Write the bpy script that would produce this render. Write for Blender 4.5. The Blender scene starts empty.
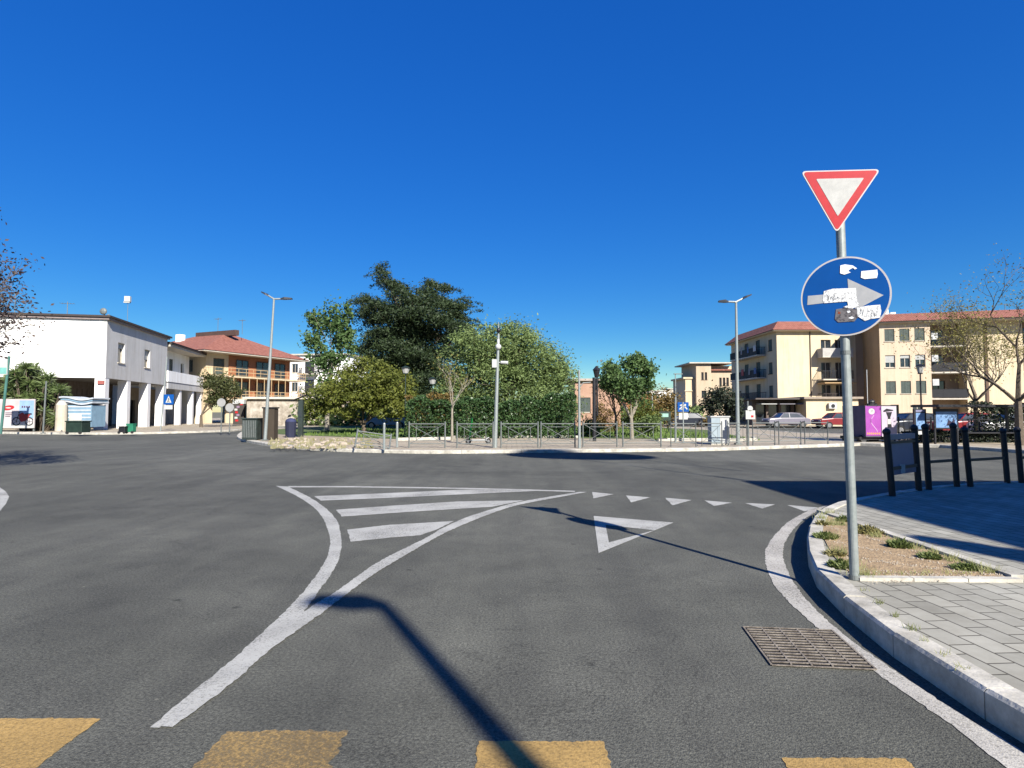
import bpy, bmesh, math, random
import numpy as np
from mathutils import Vector, Matrix
R = math.radians
scene = bpy.context.scene
col = scene.collection

# ---------------------------------------------------------------- camera, sky, sun, exposure
F = 600.0; TILT = math.atan(28/F); EYE = 1.5
cd = bpy.data.cameras.new('camera'); cam = bpy.data.objects.new('camera', cd); col.objects.link(cam)
cam.location = (0, 0, EYE); cam.rotation_euler = (R(90)+TILT, 0, 0)
cd.sensor_width = 36; cd.lens = F/1024*36; cd.clip_end = 8000; cd.clip_start = 0.05
scene.camera = cam
SUN_EL = R(34.0); SUNV = Vector((0.446*math.cos(SUN_EL), -0.895*math.cos(SUN_EL), math.sin(SUN_EL))).normalized()
w = bpy.data.worlds.new('World'); scene.world = w; w.use_nodes = True
nt = w.node_tree; bg = nt.nodes['Background']
sky = nt.nodes.new('ShaderNodeTexSky'); sky.sky_type = 'NISHITA'; sky.sun_disc = False
sky.sun_elevation = SUN_EL; sky.sun_rotation = R(153.5)
sky.air_density = 1.1; sky.dust_density = 0.1; sky.ozone_density = 5.5; sky.altitude = 400
hs = nt.nodes.new('ShaderNodeHueSaturation'); hs.inputs['Saturation'].default_value = 1.19; hs.inputs['Hue'].default_value = 0.493
nt.links.new(sky.outputs[0], hs.inputs['Color'])
# deeper, clearer blue of the photograph: stronger hue contrast, flatter brightness
sep = nt.nodes.new('ShaderNodeSeparateColor'); sep.mode = 'HSV'; nt.links.new(hs.outputs[0], sep.inputs[0])
pw = nt.nodes.new('ShaderNodeMath'); pw.operation = 'POWER'; pw.inputs[1].default_value = -1.23; nt.links.new(sep.outputs[2], pw.inputs[0])
ml = nt.nodes.new('ShaderNodeMath'); ml.operation = 'MULTIPLY'; ml.inputs[1].default_value = 2.26; nt.links.new(pw.outputs[0], ml.inputs[0])
gm = nt.nodes.new('ShaderNodeGamma'); gm.inputs['Gamma'].default_value = 1.75; nt.links.new(hs.outputs[0], gm.inputs['Color'])
sc_ = nt.nodes.new('ShaderNodeVectorMath'); sc_.operation = 'SCALE'; nt.links.new(gm.outputs[0], sc_.inputs[0]); nt.links.new(ml.outputs[0], sc_.inputs['Scale'])
nt.links.new(sc_.outputs[0], bg.inputs['Color'])
bg.inputs['Strength'].default_value = 0.061
sd = bpy.data.lights.new('sun', 'SUN'); sd.energy = 5.0; sd.angle = R(0.53); sd.color = (1, 0.945, 0.85)
so = bpy.data.objects.new('sun', sd); col.objects.link(so)
so.rotation_euler = SUNV.to_track_quat('Z', 'Y').to_euler(); so.location = (5, -10, 30)
vs = scene.view_settings
vs.view_transform = 'Standard'; vs.look = 'None'; vs.gamma = 1; vs.use_curve_mapping = False; vs.exposure = 1.1

# ---------------------------------------------------------------- picture <-> place
ct, st = math.cos(TILT), math.sin(TILT)
def ray(px, py):
    x = (px-512)/F; y = (384-py)/F
    return Vector((x, -st*y+ct, ct*y+st))
def G(px, py, z=0.0):                     # where the ray meets the level z
    d = ray(px, py); t = (z-EYE)/d.z
    return Vector((d.x*t, d.y*t, z))
def AT(px, py, Y):                        # where the ray meets depth Y
    d = ray(px, py); t = Y/d.y
    return Vector((d.x*t, Y, EYE+d.z*t))
def XZ(px, py, Y): p = AT(px, py, Y); return p.x, p.z

# ---------------------------------------------------------------- materials
MATS = {}
K = 0.66
def dk(c, k=None): return tuple(v*(k or K) for v in c[:3])
def mat(name, c, rough=0.8, var=0.15, scale=3.0, metal=0.0, bump=0.0, bscale=40.0, c2=None, detail=6, spec=0.4):
    if name in MATS: return MATS[name]
    stain = 'plaster' in name or 'wall' in name or 'facade' in name
    if name != 'white plaster' and 'pillar' not in name: c = dk(c); c2 = dk(c2) if c2 else None
    m = bpy.data.materials.new(name); m.use_nodes = True
    n = m.node_tree.nodes; l = m.node_tree.links; b = n['Principled BSDF']
    b.inputs['Roughness'].default_value = rough; b.inputs['Metallic'].default_value = metal
    b.inputs['Specular IOR Level'].default_value = spec
    tc = n.new('ShaderNodeTexCoord')
    no = n.new('ShaderNodeTexNoise'); no.inputs['Scale'].default_value = scale; no.inputs['Detail'].default_value = detail
    no.inputs['Roughness'].default_value = 0.65
    l.new(tc.outputs['Object'], no.inputs['Vector'])
    r = n.new('ShaderNodeValToRGB')
    if c2 is None:
        lo = [max(0, v*(1-var)) for v in c]; hi = [min(1, v*(1+var)) for v in c]
    else: lo, hi = c, c2
    r.color_ramp.elements[0].color = (*lo, 1); r.color_ramp.elements[1].color = (*hi, 1)
    r.color_ramp.elements[0].position = 0.32; r.color_ramp.elements[1].position = 0.68
    l.new(no.outputs['Fac'], r.inputs['Fac']); src = r.outputs['Color']
    if stain:      # rain streaks and soiling running down the wall
        mp = n.new('ShaderNodeMapping'); mp.inputs['Scale'].default_value = (1.6, 1.6, 0.14); l.new(tc.outputs['Object'], mp.inputs['Vector'])
        s2 = n.new('ShaderNodeTexNoise'); s2.inputs['Scale'].default_value = 1.2; s2.inputs['Detail'].default_value = 8; s2.inputs['Roughness'].default_value = 0.7; l.new(mp.outputs[0], s2.inputs['Vector'])
        r2 = n.new('ShaderNodeValToRGB'); r2.color_ramp.elements[0].position = 0.36; r2.color_ramp.elements[1].position = 0.52
        r2.color_ramp.elements[0].color = (0.86, 0.84, 0.80, 1); r2.color_ramp.elements[1].color = (1, 1, 1, 1); l.new(s2.outputs['Fac'], r2.inputs['Fac'])
        mx = n.new('ShaderNodeMix'); mx.data_type = 'RGBA'; mx.blend_type = 'MULTIPLY'; mx.inputs[0].default_value = 1; l.new(src, mx.inputs[6]); l.new(r2.outputs['Color'], mx.inputs[7]); src = mx.outputs[2]
    l.new(src, b.inputs['Base Color'])
    if bump > 0:
        n2 = n.new('ShaderNodeTexNoise'); n2.inputs['Scale'].default_value = bscale; n2.inputs['Detail'].default_value = 4
        l.new(tc.outputs['Object'], n2.inputs['Vector'])
        bp = n.new('ShaderNodeBump'); bp.inputs['Strength'].default_value = bump; bp.inputs['Distance'].default_value = 0.02
        l.new(n2.outputs['Fac'], bp.inputs['Height']); l.new(bp.outputs['Normal'], b.inputs['Normal'])
    MATS[name] = m; return m

def leafmat(name, a, b_, trans=0.3, rough=0.6):
    if name in MATS: return MATS[name]
    a = dk(a, .80); b_ = dk(b_, .80)
    m = bpy.data.materials.new(name); m.use_nodes = True
    n = m.node_tree.nodes; l = m.node_tree.links; b = n['Principled BSDF']
    b.inputs['Roughness'].default_value = rough; b.inputs['Specular IOR Level'].default_value = 0.3
    g = n.new('ShaderNodeNewGeometry'); r = n.new('ShaderNodeValToRGB')
    r.color_ramp.elements[0].color = (*a, 1); r.color_ramp.elements[1].color = (*b_, 1)
    tc = n.new('ShaderNodeTexCoord'); no = n.new('ShaderNodeTexNoise'); no.inputs['Scale'].default_value = 0.9
    l.new(tc.outputs['Object'], no.inputs['Vector'])
    mx = n.new('ShaderNodeMath'); mx.operation = 'MULTIPLY_ADD'; mx.inputs[1].default_value = 0.55
    sub = n.new('ShaderNodeMath'); sub.operation = 'MULTIPLY_ADD'; sub.inputs[1].default_value = 1.3; sub.inputs[2].default_value = -0.4
    l.new(no.outputs['Fac'], sub.inputs[0])
    l.new(g.outputs['Random Per Island'], mx.inputs[0]); l.new(sub.outputs[0], mx.inputs[2])
    l.new(mx.outputs[0], r.inputs['Fac']); l.new(r.outputs['Color'], b.inputs['Base Color'])
    t = n.new('ShaderNodeBsdfTranslucent'); l.new(r.outputs['Color'], t.inputs['Color'])
    s = n.new('ShaderNodeMixShader'); s.inputs[0].default_value = trans
    l.new(b.outputs[0], s.inputs[1]); l.new(t.outputs[0], s.inputs[2])
    l.new(s.outputs[0], n['Material Output'].inputs['Surface'])
    MATS[name] = m; return m

def asphalt():
    m = bpy.data.materials.new('asphalt'); m.use_nodes = True
    n = m.node_tree.nodes; l = m.node_tree.links; b = n['Principled BSDF']
    b.inputs['Roughness'].default_value = 0.86; b.inputs['Specular IOR Level'].default_value = 0.3
    tc = n.new('ShaderNodeTexCoord')
    def noise(s, d=5, r=0.6, dist=0, vec=None):
        x = n.new('ShaderNodeTexNoise'); x.inputs['Scale'].default_value = s; x.inputs['Detail'].default_value = d
        x.inputs['Roughness'].default_value = r; x.inputs['Distortion'].default_value = dist
        l.new(vec or tc.outputs['Object'], x.inputs['Vector']); return x
    def ramp(src, p0, c0, p1, c1):
        x = n.new('ShaderNodeValToRGB'); e = x.color_ramp.elements
        e[0].position = p0; e[1].position = p1; e[0].color = (*c0, 1); e[1].color = (*c1, 1)
        l.new(src, x.inputs['Fac']); return x
    def mul(a, b2, f=1.0):
        x = n.new('ShaderNodeMix'); x.data_type = 'RGBA'; x.blend_type = 'MULTIPLY'; x.inputs[0].default_value = f
        l.new(a, x.inputs[6]); l.new(b2, x.inputs[7]); return x.outputs[2]
    big = ramp(noise(0.16, 5, 0.6, 0.6).outputs['Fac'], 0.36, (0.069, 0.070, 0.0595), 0.64, (0.116, 0.117, 0.100))
    mid = ramp(noise(1.7, 6, 0.7, 0.4).outputs['Fac'], 0.3, (0.80, 0.80, 0.81), 0.72, (1.15, 1.15, 1.14))
    fine = ramp(noise(58, 4, 0.9).outputs['Fac'], 0.38, (0.42, 0.42, 0.43), 0.64, (1.62, 1.61, 1.58))
    # tyre-polished streaks along the carriageway
    mp = n.new('ShaderNodeMapping'); mp.inputs['Scale'].default_value = (1.6, 0.12, 1); mp.inputs['Rotation'].default_value = (0, 0, R(28))
    l.new(tc.outputs['Object'], mp.inputs['Vector'])
    strk = ramp(noise(1.0, 4, 0.6, 0.3, mp.outputs[0]).outputs['Fac'], 0.33, (0.85, 0.85, 0.86), 0.67, (1.11, 1.11, 1.10))
    vo = n.new('ShaderNodeTexVoronoi'); vo.inputs['Scale'].default_value = 130; l.new(tc.outputs['Object'], vo.inputs['Vector'])
    grit = ramp(vo.outputs['Distance'], 0.0, (1.25, 1.24, 1.2), 0.5, (0.9, 0.9, 0.9))
    # cracks: narrow band of a warped noise
    cn = noise(0.55, 9, 0.62, 1.2)
    ab = n.new('ShaderNodeMath'); ab.operation = 'SUBTRACT'; ab.inputs[1].default_value = 0.5; l.new(cn.outputs['Fac'], ab.inputs[0])
    a2 = n.new('ShaderNodeMath'); a2.operation = 'ABSOLUTE'; l.new(ab.outputs[0], a2.inputs[0])
    crack = ramp(a2.outputs[0], 0.0, (0.66, 0.66, 0.66), 0.0028, (1, 1, 1))
    # oil and gum spots, pale specks
    v2 = n.new('ShaderNodeTexVoronoi'); v2.inputs['Scale'].default_value = 1.6; v2.inputs['Randomness'].default_value = 1; l.new(tc.outputs['Object'], v2.inputs['Vector'])
    spot = ramp(v2.outputs['Distance'], 0.03, (0.5, 0.5, 0.5), 0.065, (1, 1, 1))
    v3 = n.new('ShaderNodeTexVoronoi'); v3.inputs['Scale'].default_value = 2.3; l.new(noise(3).outputs['Color'], v3.inputs['Vector'])
    mp3 = n.new('ShaderNodeMapping'); mp3.inputs['Location'].default_value = (3.3, 7.1, 0); l.new(tc.outputs['Object'], mp3.inputs['Vector']); l.new(mp3.outputs[0], v3.inputs['Vector'])
    pale = ramp(v3.outputs['Distance'], 0.012, (1.9, 1.85, 1.75), 0.035, (1, 1, 1))
    c = mul(big.outputs[0], mid.outputs[0]); c = mul(c, fine.outputs[0]); c = mul(c, strk.outputs[0])
    c = mul(c, grit.outputs[0]); c = mul(c, crack.outputs[0]); c = mul(c, spot.outputs[0]); c = mul(c, pale.outputs[0])
    l.new(c, b.inputs['Base Color'])
    bp = n.new('ShaderNodeBump'); bp.inputs['Strength'].default_value = 0.55; bp.inputs['Distance'].default_value = 0.006
    l.new(vo.outputs['Distance'], bp.inputs['Height']); l.new(bp.outputs['Normal'], b.inputs['Normal'])
    return m

def paint(name, c, under, wear, scale=14, base_=0.25):
    m = bpy.data.materials.new(name); m.use_nodes = True
    n = m.node_tree.nodes; l = m.node_tree.links; b = n['Principled BSDF']; b.inputs['Roughness'].default_value = 0.75
    tc = n.new('ShaderNodeTexCoord')
    a = n.new('ShaderNodeTexNoise'); a.inputs['Scale'].default_value = scale; a.inputs['Detail'].default_value = 9; a.inputs['Roughness'].default_value = 0.75
    l.new(tc.outputs['Object'], a.inputs['Vector'])
    r = n.new('ShaderNodeValToRGB'); r.color_ramp.elements[0].position = wear; r.color_ramp.elements[1].position = wear+0.12
    r.color_ramp.elements[0].color = (0, 0, 0, 1); r.color_ramp.elements[1].color = (1, 1, 1, 1)
    c = dk(c)
    r.color_ramp.elements[0].position = wear-0.06; r.color_ramp.elements[1].position = wear+0.14; r.color_ramp.elements[0].color = (base_,)*3+(1,)
    g = n.new('ShaderNodeTexNoise'); g.inputs['Scale'].default_value = 2.2; g.inputs['Detail'].default_value = 6; l.new(tc.outputs['Object'], g.inputs['Vector'])
    r2 = n.new('ShaderNodeValToRGB'); r2.color_ramp.elements[0].position = 0.3; r2.color_ramp.elements[1].position = 0.7
    r2.color_ramp.elements[0].color = (*[v*0.72 for v in c], 1); r2.color_ramp.elements[1].color = (*c, 1); l.new(g.outputs['Fac'], r2.inputs['Fac'])
    l.new(r2.outputs['Color'], b.inputs['Base Color'])
    g2 = n.new('ShaderNodeTexNoise'); g2.inputs['Scale'].default_value = 1.7; g2.inputs['Detail'].default_value = 3; l.new(tc.outputs['Object'], g2.inputs['Vector'])
    ad = n.new('ShaderNodeMath'); ad.operation = 'MULTIPLY_ADD'; ad.inputs[1].default_value = 0.35; ad.inputs[2].default_value = -0.175
    l.new(g2.outputs['Fac'], ad.inputs[0]); a3 = n.new('ShaderNodeMath'); a3.operation = 'ADD'; l.new(ad.outputs[0], a3.inputs[0]); l.new(a.outputs['Fac'], a3.inputs[1]); l.new(a3.outputs[0], r.inputs['Fac'])
    tr = n.new('ShaderNodeBsdfTransparent'); ms_ = n.new('ShaderNodeMixShader'); l.new(r.outputs['Color'], ms_.inputs[0]); l.new(tr.outputs[0], ms_.inputs[1]); l.new(b.outputs[0], ms_.inputs[2])
    l.new(ms_.outputs[0], n['Material Output'].inputs['Surface'])
    v = n.new('ShaderNodeTexVoronoi'); v.inputs['Scale'].default_value = 120; l.new(tc.outputs['Object'], v.inputs['Vector'])
    bp = n.new('ShaderNodeBump'); bp.inputs['Strength'].default_value = 0.35; bp.inputs['Distance'].default_value = 0.005
    l.new(v.outputs['Distance'], bp.inputs['Height']); l.new(bp.outputs['Normal'], b.inputs['Normal'])
    return m

def pavers(name, c1, c2, mortar,  bw=0.42, rh=0.21, rot=0, ms=0.012, off=0.5):
    m = bpy.data.materials.new(name); m.use_nodes = True
    n = m.node_tree.nodes; l = m.node_tree.links; b = n['Principled BSDF']; b.inputs['Roughness'].default_value = 0.85
    c1 = dk(c1); c2 = dk(c2); mortar = dk(mortar)
    tc = n.new('ShaderNodeTexCoord'); mp = n.new('ShaderNodeMapping'); mp.inputs['Rotation'].default_value = (0, 0, rot)
    l.new(tc.outputs['Object'], mp.inputs['Vector'])
    dn = n.new('ShaderNodeTexNoise'); dn.inputs['Scale'].default_value = 1.1; l.new(mp.outputs[0], dn.inputs['Vector'])
    ad = n.new('ShaderNodeMix'); ad.data_type = 'RGBA'; ad.blend_type = 'ADD'; ad.inputs[0].default_value = 0.02
    l.new(mp.outputs[0], ad.inputs[6]); l.new(dn.outputs['Color'], ad.inputs[7])
    br = n.new('ShaderNodeTexBrick'); br.inputs['Scale'].default_value = 1; br.inputs['Brick Width'].default_value = bw; br.inputs['Row Height'].default_value = rh
    br.inputs['Mortar Size'].default_value = ms; br.inputs['Mortar Smooth'].default_value = 0.3; br.offset = off
    br.inputs['Color1'].default_value = (*c1, 1); br.inputs['Color2'].default_value = (*c2, 1); br.inputs['Mortar'].default_value = (*mortar, 1)
    l.new(ad.outputs[2], br.inputs['Vector'])
    no = n.new('ShaderNodeTexNoise'); no.inputs['Scale'].default_value = 1.5; no.inputs['Detail'].default_value = 9; no.inputs['Roughness'].default_value = 0.75
    l.new(tc.outputs['Object'], no.inputs['Vector'])
    r = n.new('ShaderNodeValToRGB'); r.color_ramp.elements[0].position = 0.3; r.color_ramp.elements[1].position = 0.7
    r.color_ramp.elements[0].color = (0.68, 0.66, 0.62, 1); r.color_ramp.elements[1].color = (1.1, 1.1, 1.1, 1); l.new(no.outputs['Fac'], r.inputs['Fac'])
    mx = n.new('ShaderNodeMix'); mx.data_type = 'RGBA'; mx.blend_type = 'MULTIPLY'; mx.inputs[0].default_value = 1
    l.new(br.outputs['Color'], mx.inputs[6]); l.new(r.outputs['Color'], mx.inputs[7]); l.new(mx.outputs[2], b.inputs['Base Color'])
    bp = n.new('ShaderNodeBump'); bp.inputs['Strength'].default_value = 1.0; bp.inputs['Distance'].default_value = 0.03; bp.invert = True
    l.new(br.outputs['Fac'], bp.inputs['Height']); l.new(bp.outputs['Normal'], b.inputs['Normal'])
    return m

def rooftile(name, c, c2):
    c = dk(c); c2 = dk(c2)
    m = bpy.data.materials.new(name); m.use_nodes = True
    n = m.node_tree.nodes; l = m.node_tree.links; b = n['Principled BSDF']; b.inputs['Roughness'].default_value = 0.85
    tc = n.new('ShaderNodeTexCoord')
    wv = n.new('ShaderNodeTexWave'); wv.inputs['Scale'].default_value = 1.3; wv.bands_direction = 'X'; wv.inputs['Distortion'].default_value = 0.4
    l.new(tc.outputs['Object'], wv.inputs['Vector'])
    no = n.new('ShaderNodeTexNoise'); no.inputs['Scale'].default_value = 3; no.inputs['Detail'].default_value = 7; l.new(tc.outputs['Object'], no.inputs['Vector'])
    r = n.new('ShaderNodeValToRGB'); r.color_ramp.elements[0].color = (*c, 1); r.color_ramp.elements[1].color = (*c2, 1)
    r.color_ramp.elements[0].position = 0.3; r.color_ramp.elements[1].position = 0.7
    l.new(no.outputs['Fac'], r.inputs['Fac']); l.new(r.outputs['Color'], b.inputs['Base Color'])
    bp = n.new('ShaderNodeBump'); bp.inputs['Strength'].default_value = 0.9; bp.inputs['Distance'].default_value = 0.06
    l.new(wv.outputs['Fac'], bp.inputs['Height']); l.new(bp.outputs['Normal'], b.inputs['Normal'])
    return m

ASPH = asphalt()
WHITE_PAINT = paint('white road paint', (0.60, 0.595, 0.545), (0.26, 0.255, 0.25), 0.37, 60, .3)
EDGE_PAINT = paint('worn edge line paint', (0.66, 0.63, 0.56), (0.27, 0.26, 0.24), 0.40, 60, .35)
YELLOW_PAINT = paint('worn yellow paint', (0.60, 0.385, 0.125), (0.30, 0.22, 0.10), 0.43, 60, .5)
YELLOW_WORN = paint('very worn yellow paint', (0.56, 0.37, 0.135), (0.22, 0.18, 0.12), 0.50, 60, .28)
PAVE = pavers('grey pavers', (0.36, 0.35, 0.295), (0.51, 0.495, 0.42), (0.12, 0.11, 0.085), bw=0.26, rh=0.165, rot=R(86), ms=0.006)
PAVE2 = pavers('dusty paving', (0.52, 0.45, 0.335), (0.60, 0.52, 0.40), (0.36, 0.30, 0.22))
KERB = mat('kerb stone', (0.36, 0.34, 0.285), c2=(0.80, 0.76, 0.66), rough=0.85, scale=4.5, bump=0.22, bscale=45, detail=9)
SOIL = mat('bare soil', (0.34, 0.23, 0.125), c2=(0.56, 0.41, 0.24), rough=0.95, scale=9, bump=0.9, bscale=45, detail=10)
DUST = mat('dusty earth', (0.36, 0.29, 0.20), c2=(0.50, 0.42, 0.31), rough=0.95, scale=1.3, bump=0.5, bscale=20)
LAWN = mat('lawn', (0.075, 0.12, 0.03), c2=(0.15, 0.20, 0.055), rough=0.95, scale=1.0, bump=0.7, bscale=25, detail=9)
GALV = mat('galvanised steel', (0.30, 0.34, 0.33), c2=(0.42, 0.46, 0.45), rough=0.5, metal=0.35, scale=18, detail=8)
GALVD = mat('dull steel', (0.15, 0.17, 0.165), c2=(0.25, 0.27, 0.26), rough=0.6, metal=0.3, scale=12)
BLACK = mat('black painted iron', (0.018, 0.018, 0.022), var=0.4, rough=0.45, scale=9)
DKGREEN = mat('dark green paint', (0.02, 0.04, 0.028), var=0.3, rough=0.5)
LAMPW = mat('lamp white', (0.62, 0.63, 0.62), rough=0.4)
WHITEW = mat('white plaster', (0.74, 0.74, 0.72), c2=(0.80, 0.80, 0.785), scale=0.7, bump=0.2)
SHADEGREYW = mat('shade grey plaster', (0.66, 0.65, 0.63), c2=(0.80, 0.79, 0.77), scale=0.5, bump=0.25, detail=9)  # side wall greyed in colour for its grazing light; also on awning box
CREAMW = mat('cream plaster', (0.76, 0.61, 0.40), c2=(0.84, 0.70, 0.48), scale=0.4, bump=0.2, detail=9)
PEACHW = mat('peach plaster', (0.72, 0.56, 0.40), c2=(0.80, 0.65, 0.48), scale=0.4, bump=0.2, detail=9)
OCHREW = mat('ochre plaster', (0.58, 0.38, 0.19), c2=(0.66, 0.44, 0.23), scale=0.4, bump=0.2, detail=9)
PEACHSHADEW = mat('shaded peach plaster', (0.40, 0.29, 0.20), c2=(0.48, 0.35, 0.25), scale=0.4, bump=0.2, detail=9)  # darker copy of the peach wall; shade of the recesses is in the colour
TERRA = mat('terracotta cladding', (0.34, 0.13, 0.06), c2=(0.44, 0.18, 0.085), scale=1.2)
PINKW = mat('brick pink wall', (0.44, 0.25, 0.17), c2=(0.56, 0.36, 0.26), scale=0.9, detail=8)
TRIM = mat('pale trim', (0.66, 0.60, 0.50), scale=2)
DKTRIM = mat('dark brown trim', (0.06, 0.045, 0.04), scale=2)
GLASS = mat('window glass', (0.035, 0.045, 0.055), var=0.4, rough=0.12, scale=1.5, spec=0.8)
SHUT = mat('green shutter', (0.10, 0.13, 0.115), var=0.25, rough=0.6, scale=6)
SHUTW = mat('pale roller blind', (0.55, 0.56, 0.54), var=0.1, rough=0.6, scale=6)
DKIN = mat('dark shop interior', (0.05, 0.045, 0.04), c2=(0.09, 0.08, 0.07), scale=1)
ROOFT = rooftile('red roof tiles', (0.26, 0.085, 0.055), (0.42, 0.17, 0.12))
BARK = mat('bark', (0.10, 0.075, 0.05), c2=(0.19, 0.15, 0.11), scale=7, bump=0.8, bscale=25)
BARKP = mat('pale bark', (0.25, 0.22, 0.17), c2=(0.40, 0.36, 0.29), scale=6, bump=0.5, bscale=20)
BLUE = mat('blue sign face', (0.004, 0.092, 0.38), var=0.08, rough=0.3, scale=4)
RED = mat('red sign face', (0.56, 0.03, 0.035), var=0.1, rough=0.35, scale=18)
SWHITE = mat('white sign face', (0.62, 0.62, 0.58), var=0.06, rough=0.35, scale=8)
SRIM = mat('sign rim', (0.66, 0.62, 0.60), var=0.08, rough=0.5, scale=8)
TYRE = mat('tyre rubber', (0.02, 0.02, 0.02), var=0.3)
CHROME = mat('wheel metal', (0.45, 0.45, 0.46), metal=0.8, rough=0.35)

# ---------------------------------------------------------------- mesh helpers
class MB:
    def __init__(s): s.v = []; s.f = []
    def add(s, vs_, fs): k = len(s.v); s.v += [tuple(v) for v in vs_]; s.f += [tuple(i+k for i in f) for f in fs]; return s
    def box(s, x0, x1, y0, y1, z0, z1):
        return s.add([(x0,y0,z0),(x1,y0,z0),(x1,y1,z0),(x0,y1,z0),(x0,y0,z1),(x1,y0,z1),(x1,y1,z1),(x0,y1,z1)],
                     [(0,3,2,1),(4,5,6,7),(0,1,5,4),(1,2,6,5),(2,3,7,6),(3,0,4,7)])
    def tube(s, p0, p1, r0, r1=None, n=8, cap=True):
        r1 = r0 if r1 is None else r1; p0 = Vector(p0); p1 = Vector(p1); d = (p1-p0)
        if d.length < 1e-6: return s
        q = d.to_track_quat('Z', 'Y'); vs_ = []
        for p, r in ((p0, r0), (p1, r1)):
            for i in range(n):
                a = 2*math.pi*i/n; vs_.append(p+q@Vector((r*math.cos(a), r*math.sin(a), 0)))
        fs = [(i, (i+1)%n, n+(i+1)%n, n+i) for i in range(n)]
        if cap: fs += [tuple(range(n))[::-1], tuple(range(n, 2*n))]
        return s.add(vs_, fs)
    def bar(s, p0, p1, w_, h_):                 # rectangular bar, w_ sideways, h_ up
        p0 = Vector(p0); p1 = Vector(p1); d = (p1-p0).normalized()
        up = Vector((0,0,1)) if abs(d.z) < 0.95 else Vector((0,1,0))
        sd_ = d.cross(up).normalized(); u = sd_.cross(d).normalized()
        vs_ = [p+sd_*a*w_/2+u*b*h_/2 for p in (p0, p1) for a, b in ((-1,-1),(1,-1),(1,1),(-1,1))]
        return s.add(vs_, [(0,1,2,3)[::-1],(4,5,6,7),(0,1,5,4),(1,2,6,5),(2,3,7,6),(3,0,4,7)])
    def prism(s, pts, z0, z1):                  # pts: xy outline
        n = len(pts); return s.add([(p[0],p[1],z0) for p in pts]+[(p[0],p[1],z1) for p in pts],
                     [tuple(range(n))[::-1], tuple(range(n,2*n))]+[(i,(i+1)%n,n+(i+1)%n,n+i) for i in range(n)])
    def plate(s, pts, y0, y1):                  # outline in xz, thickness in y (front face towards -y)
        n = len(pts); return s.add([(p[0],y0,p[1]) for p in pts]+[(p[0],y1,p[1]) for p in pts],
                     [tuple(range(n)), tuple(range(n,2*n))[::-1]]+[(i,n+i,n+(i+1)%n,(i+1)%n) for i in range(n)])
    def ball(s, c, rx, ry=None, rz=None, n=10, m_=6):
        ry = ry or rx; rz = rz or rx; vs_ = []; fs = []
        for j in range(m_+1):
            t = math.pi*j/m_
            for i in range(n):
                a = 2*math.pi*i/n; vs_.append((c[0]+rx*math.sin(t)*math.cos(a), c[1]+ry*math.sin(t)*math.sin(a), c[2]+rz*math.cos(t)))
        for j in range(m_):
            for i in range(n): fs.append((j*n+i, (j+1)*n+i, (j+1)*n+(i+1)%n, j*n+(i+1)%n))
        return s.add(vs_, fs)
    def build(s, name, m, parent=None, smooth=False, bevel=0):
        me = bpy.data.meshes.new(name); me.from_pydata(s.v, [], s.f); me.validate(); me.update()
        bm = bmesh.new(); bm.from_mesh(me)
        big = [f for f in bm.faces if len(f.verts) > 4]
        if big: bmesh.ops.triangulate(bm, faces=big)
        if len(bm.faces) < 60000: bmesh.ops.recalc_face_normals(bm, faces=bm.faces)
        bm.to_mesh(me); bm.free()
        if smooth: me.shade_smooth()
        me.materials.append(m)
        o = bpy.data.objects.new(name, me); col.objects.link(o)
        if parent is not None: o.parent = parent
        if bevel:
            b = o.modifiers.new('bevel', 'BEVEL'); b.width = bevel; b.segments = 2; b.limit_method = 'ANGLE'
        return o
def tag(o, label, cat, group=None):
    o['label'] = label; o['category'] = cat
    if group: o['group'] = group
    return o
def thing(name, label, cat, loc=(0,0,0), rz=0, group=None, tilt=None):
    o = bpy.data.objects.new(name, None); col.objects.link(o); o.location = loc; o.rotation_euler = (tilt[0], tilt[1], rz) if tilt else (0,0,rz)
    o.empty_display_size = 0.3
    return tag(o, label, cat, group)
def struct(o): o['kind'] = 'structure'; return o
def copy_tree(o, loc, rz=0, label=None, tilt=None):
    r = o.copy(); col.objects.link(r); r.location = loc; r.rotation_euler = (tilt[0], tilt[1], rz) if tilt else (0,0,rz)
    if label: r['label'] = label
    for ch in list(o.children):
        c = ch.copy(); col.objects.link(c); c.parent = r
        for g in list(ch.children):
            d = g.copy(); col.objects.link(d); d.parent = c
    return r
def sheet(name, pts, z, m):
    b = MB(); b.add([(p[0], p[1], z) for p in pts], [tuple(range(len(pts)))]); return struct(b.build(name, m))

def smooth_line(pts, n=6):                       # Catmull-Rom through xy points
    P = [Vector((p[0], p[1], 0)) for p in pts]; P = [2*P[0]-P[1]]+P+[2*P[-1]-P[-2]]; out = []
    for i in range(1, len(P)-2):
        for k in range(n):
            t = k/n; a, b, c, d = P[i-1:i+3]
            out.append(0.5*((2*b)+(c-a)*t+(2*a-5*b+4*c-d)*t*t+(3*b-a-3*c+d)*t**3))
    out.append(P[-2]); return out
def rag(pts, amp, step=0.03, closed=False, rnd=random.Random(99)):
    P = [Vector((p[0], p[1], 0)) for p in pts]; out = []
    if closed: P = P+[P[0]]
    for a, c in zip(P, P[1:]):
        d = c-a; n = max(1, int(d.length/step)); t = d.normalized(); nn = Vector((-t.y, t.x, 0))
        for k in range(n): out.append(a+d*(k/n)+nn*rnd.gauss(0, amp))
    if not closed: out.append(P[-1])
    return out
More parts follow.
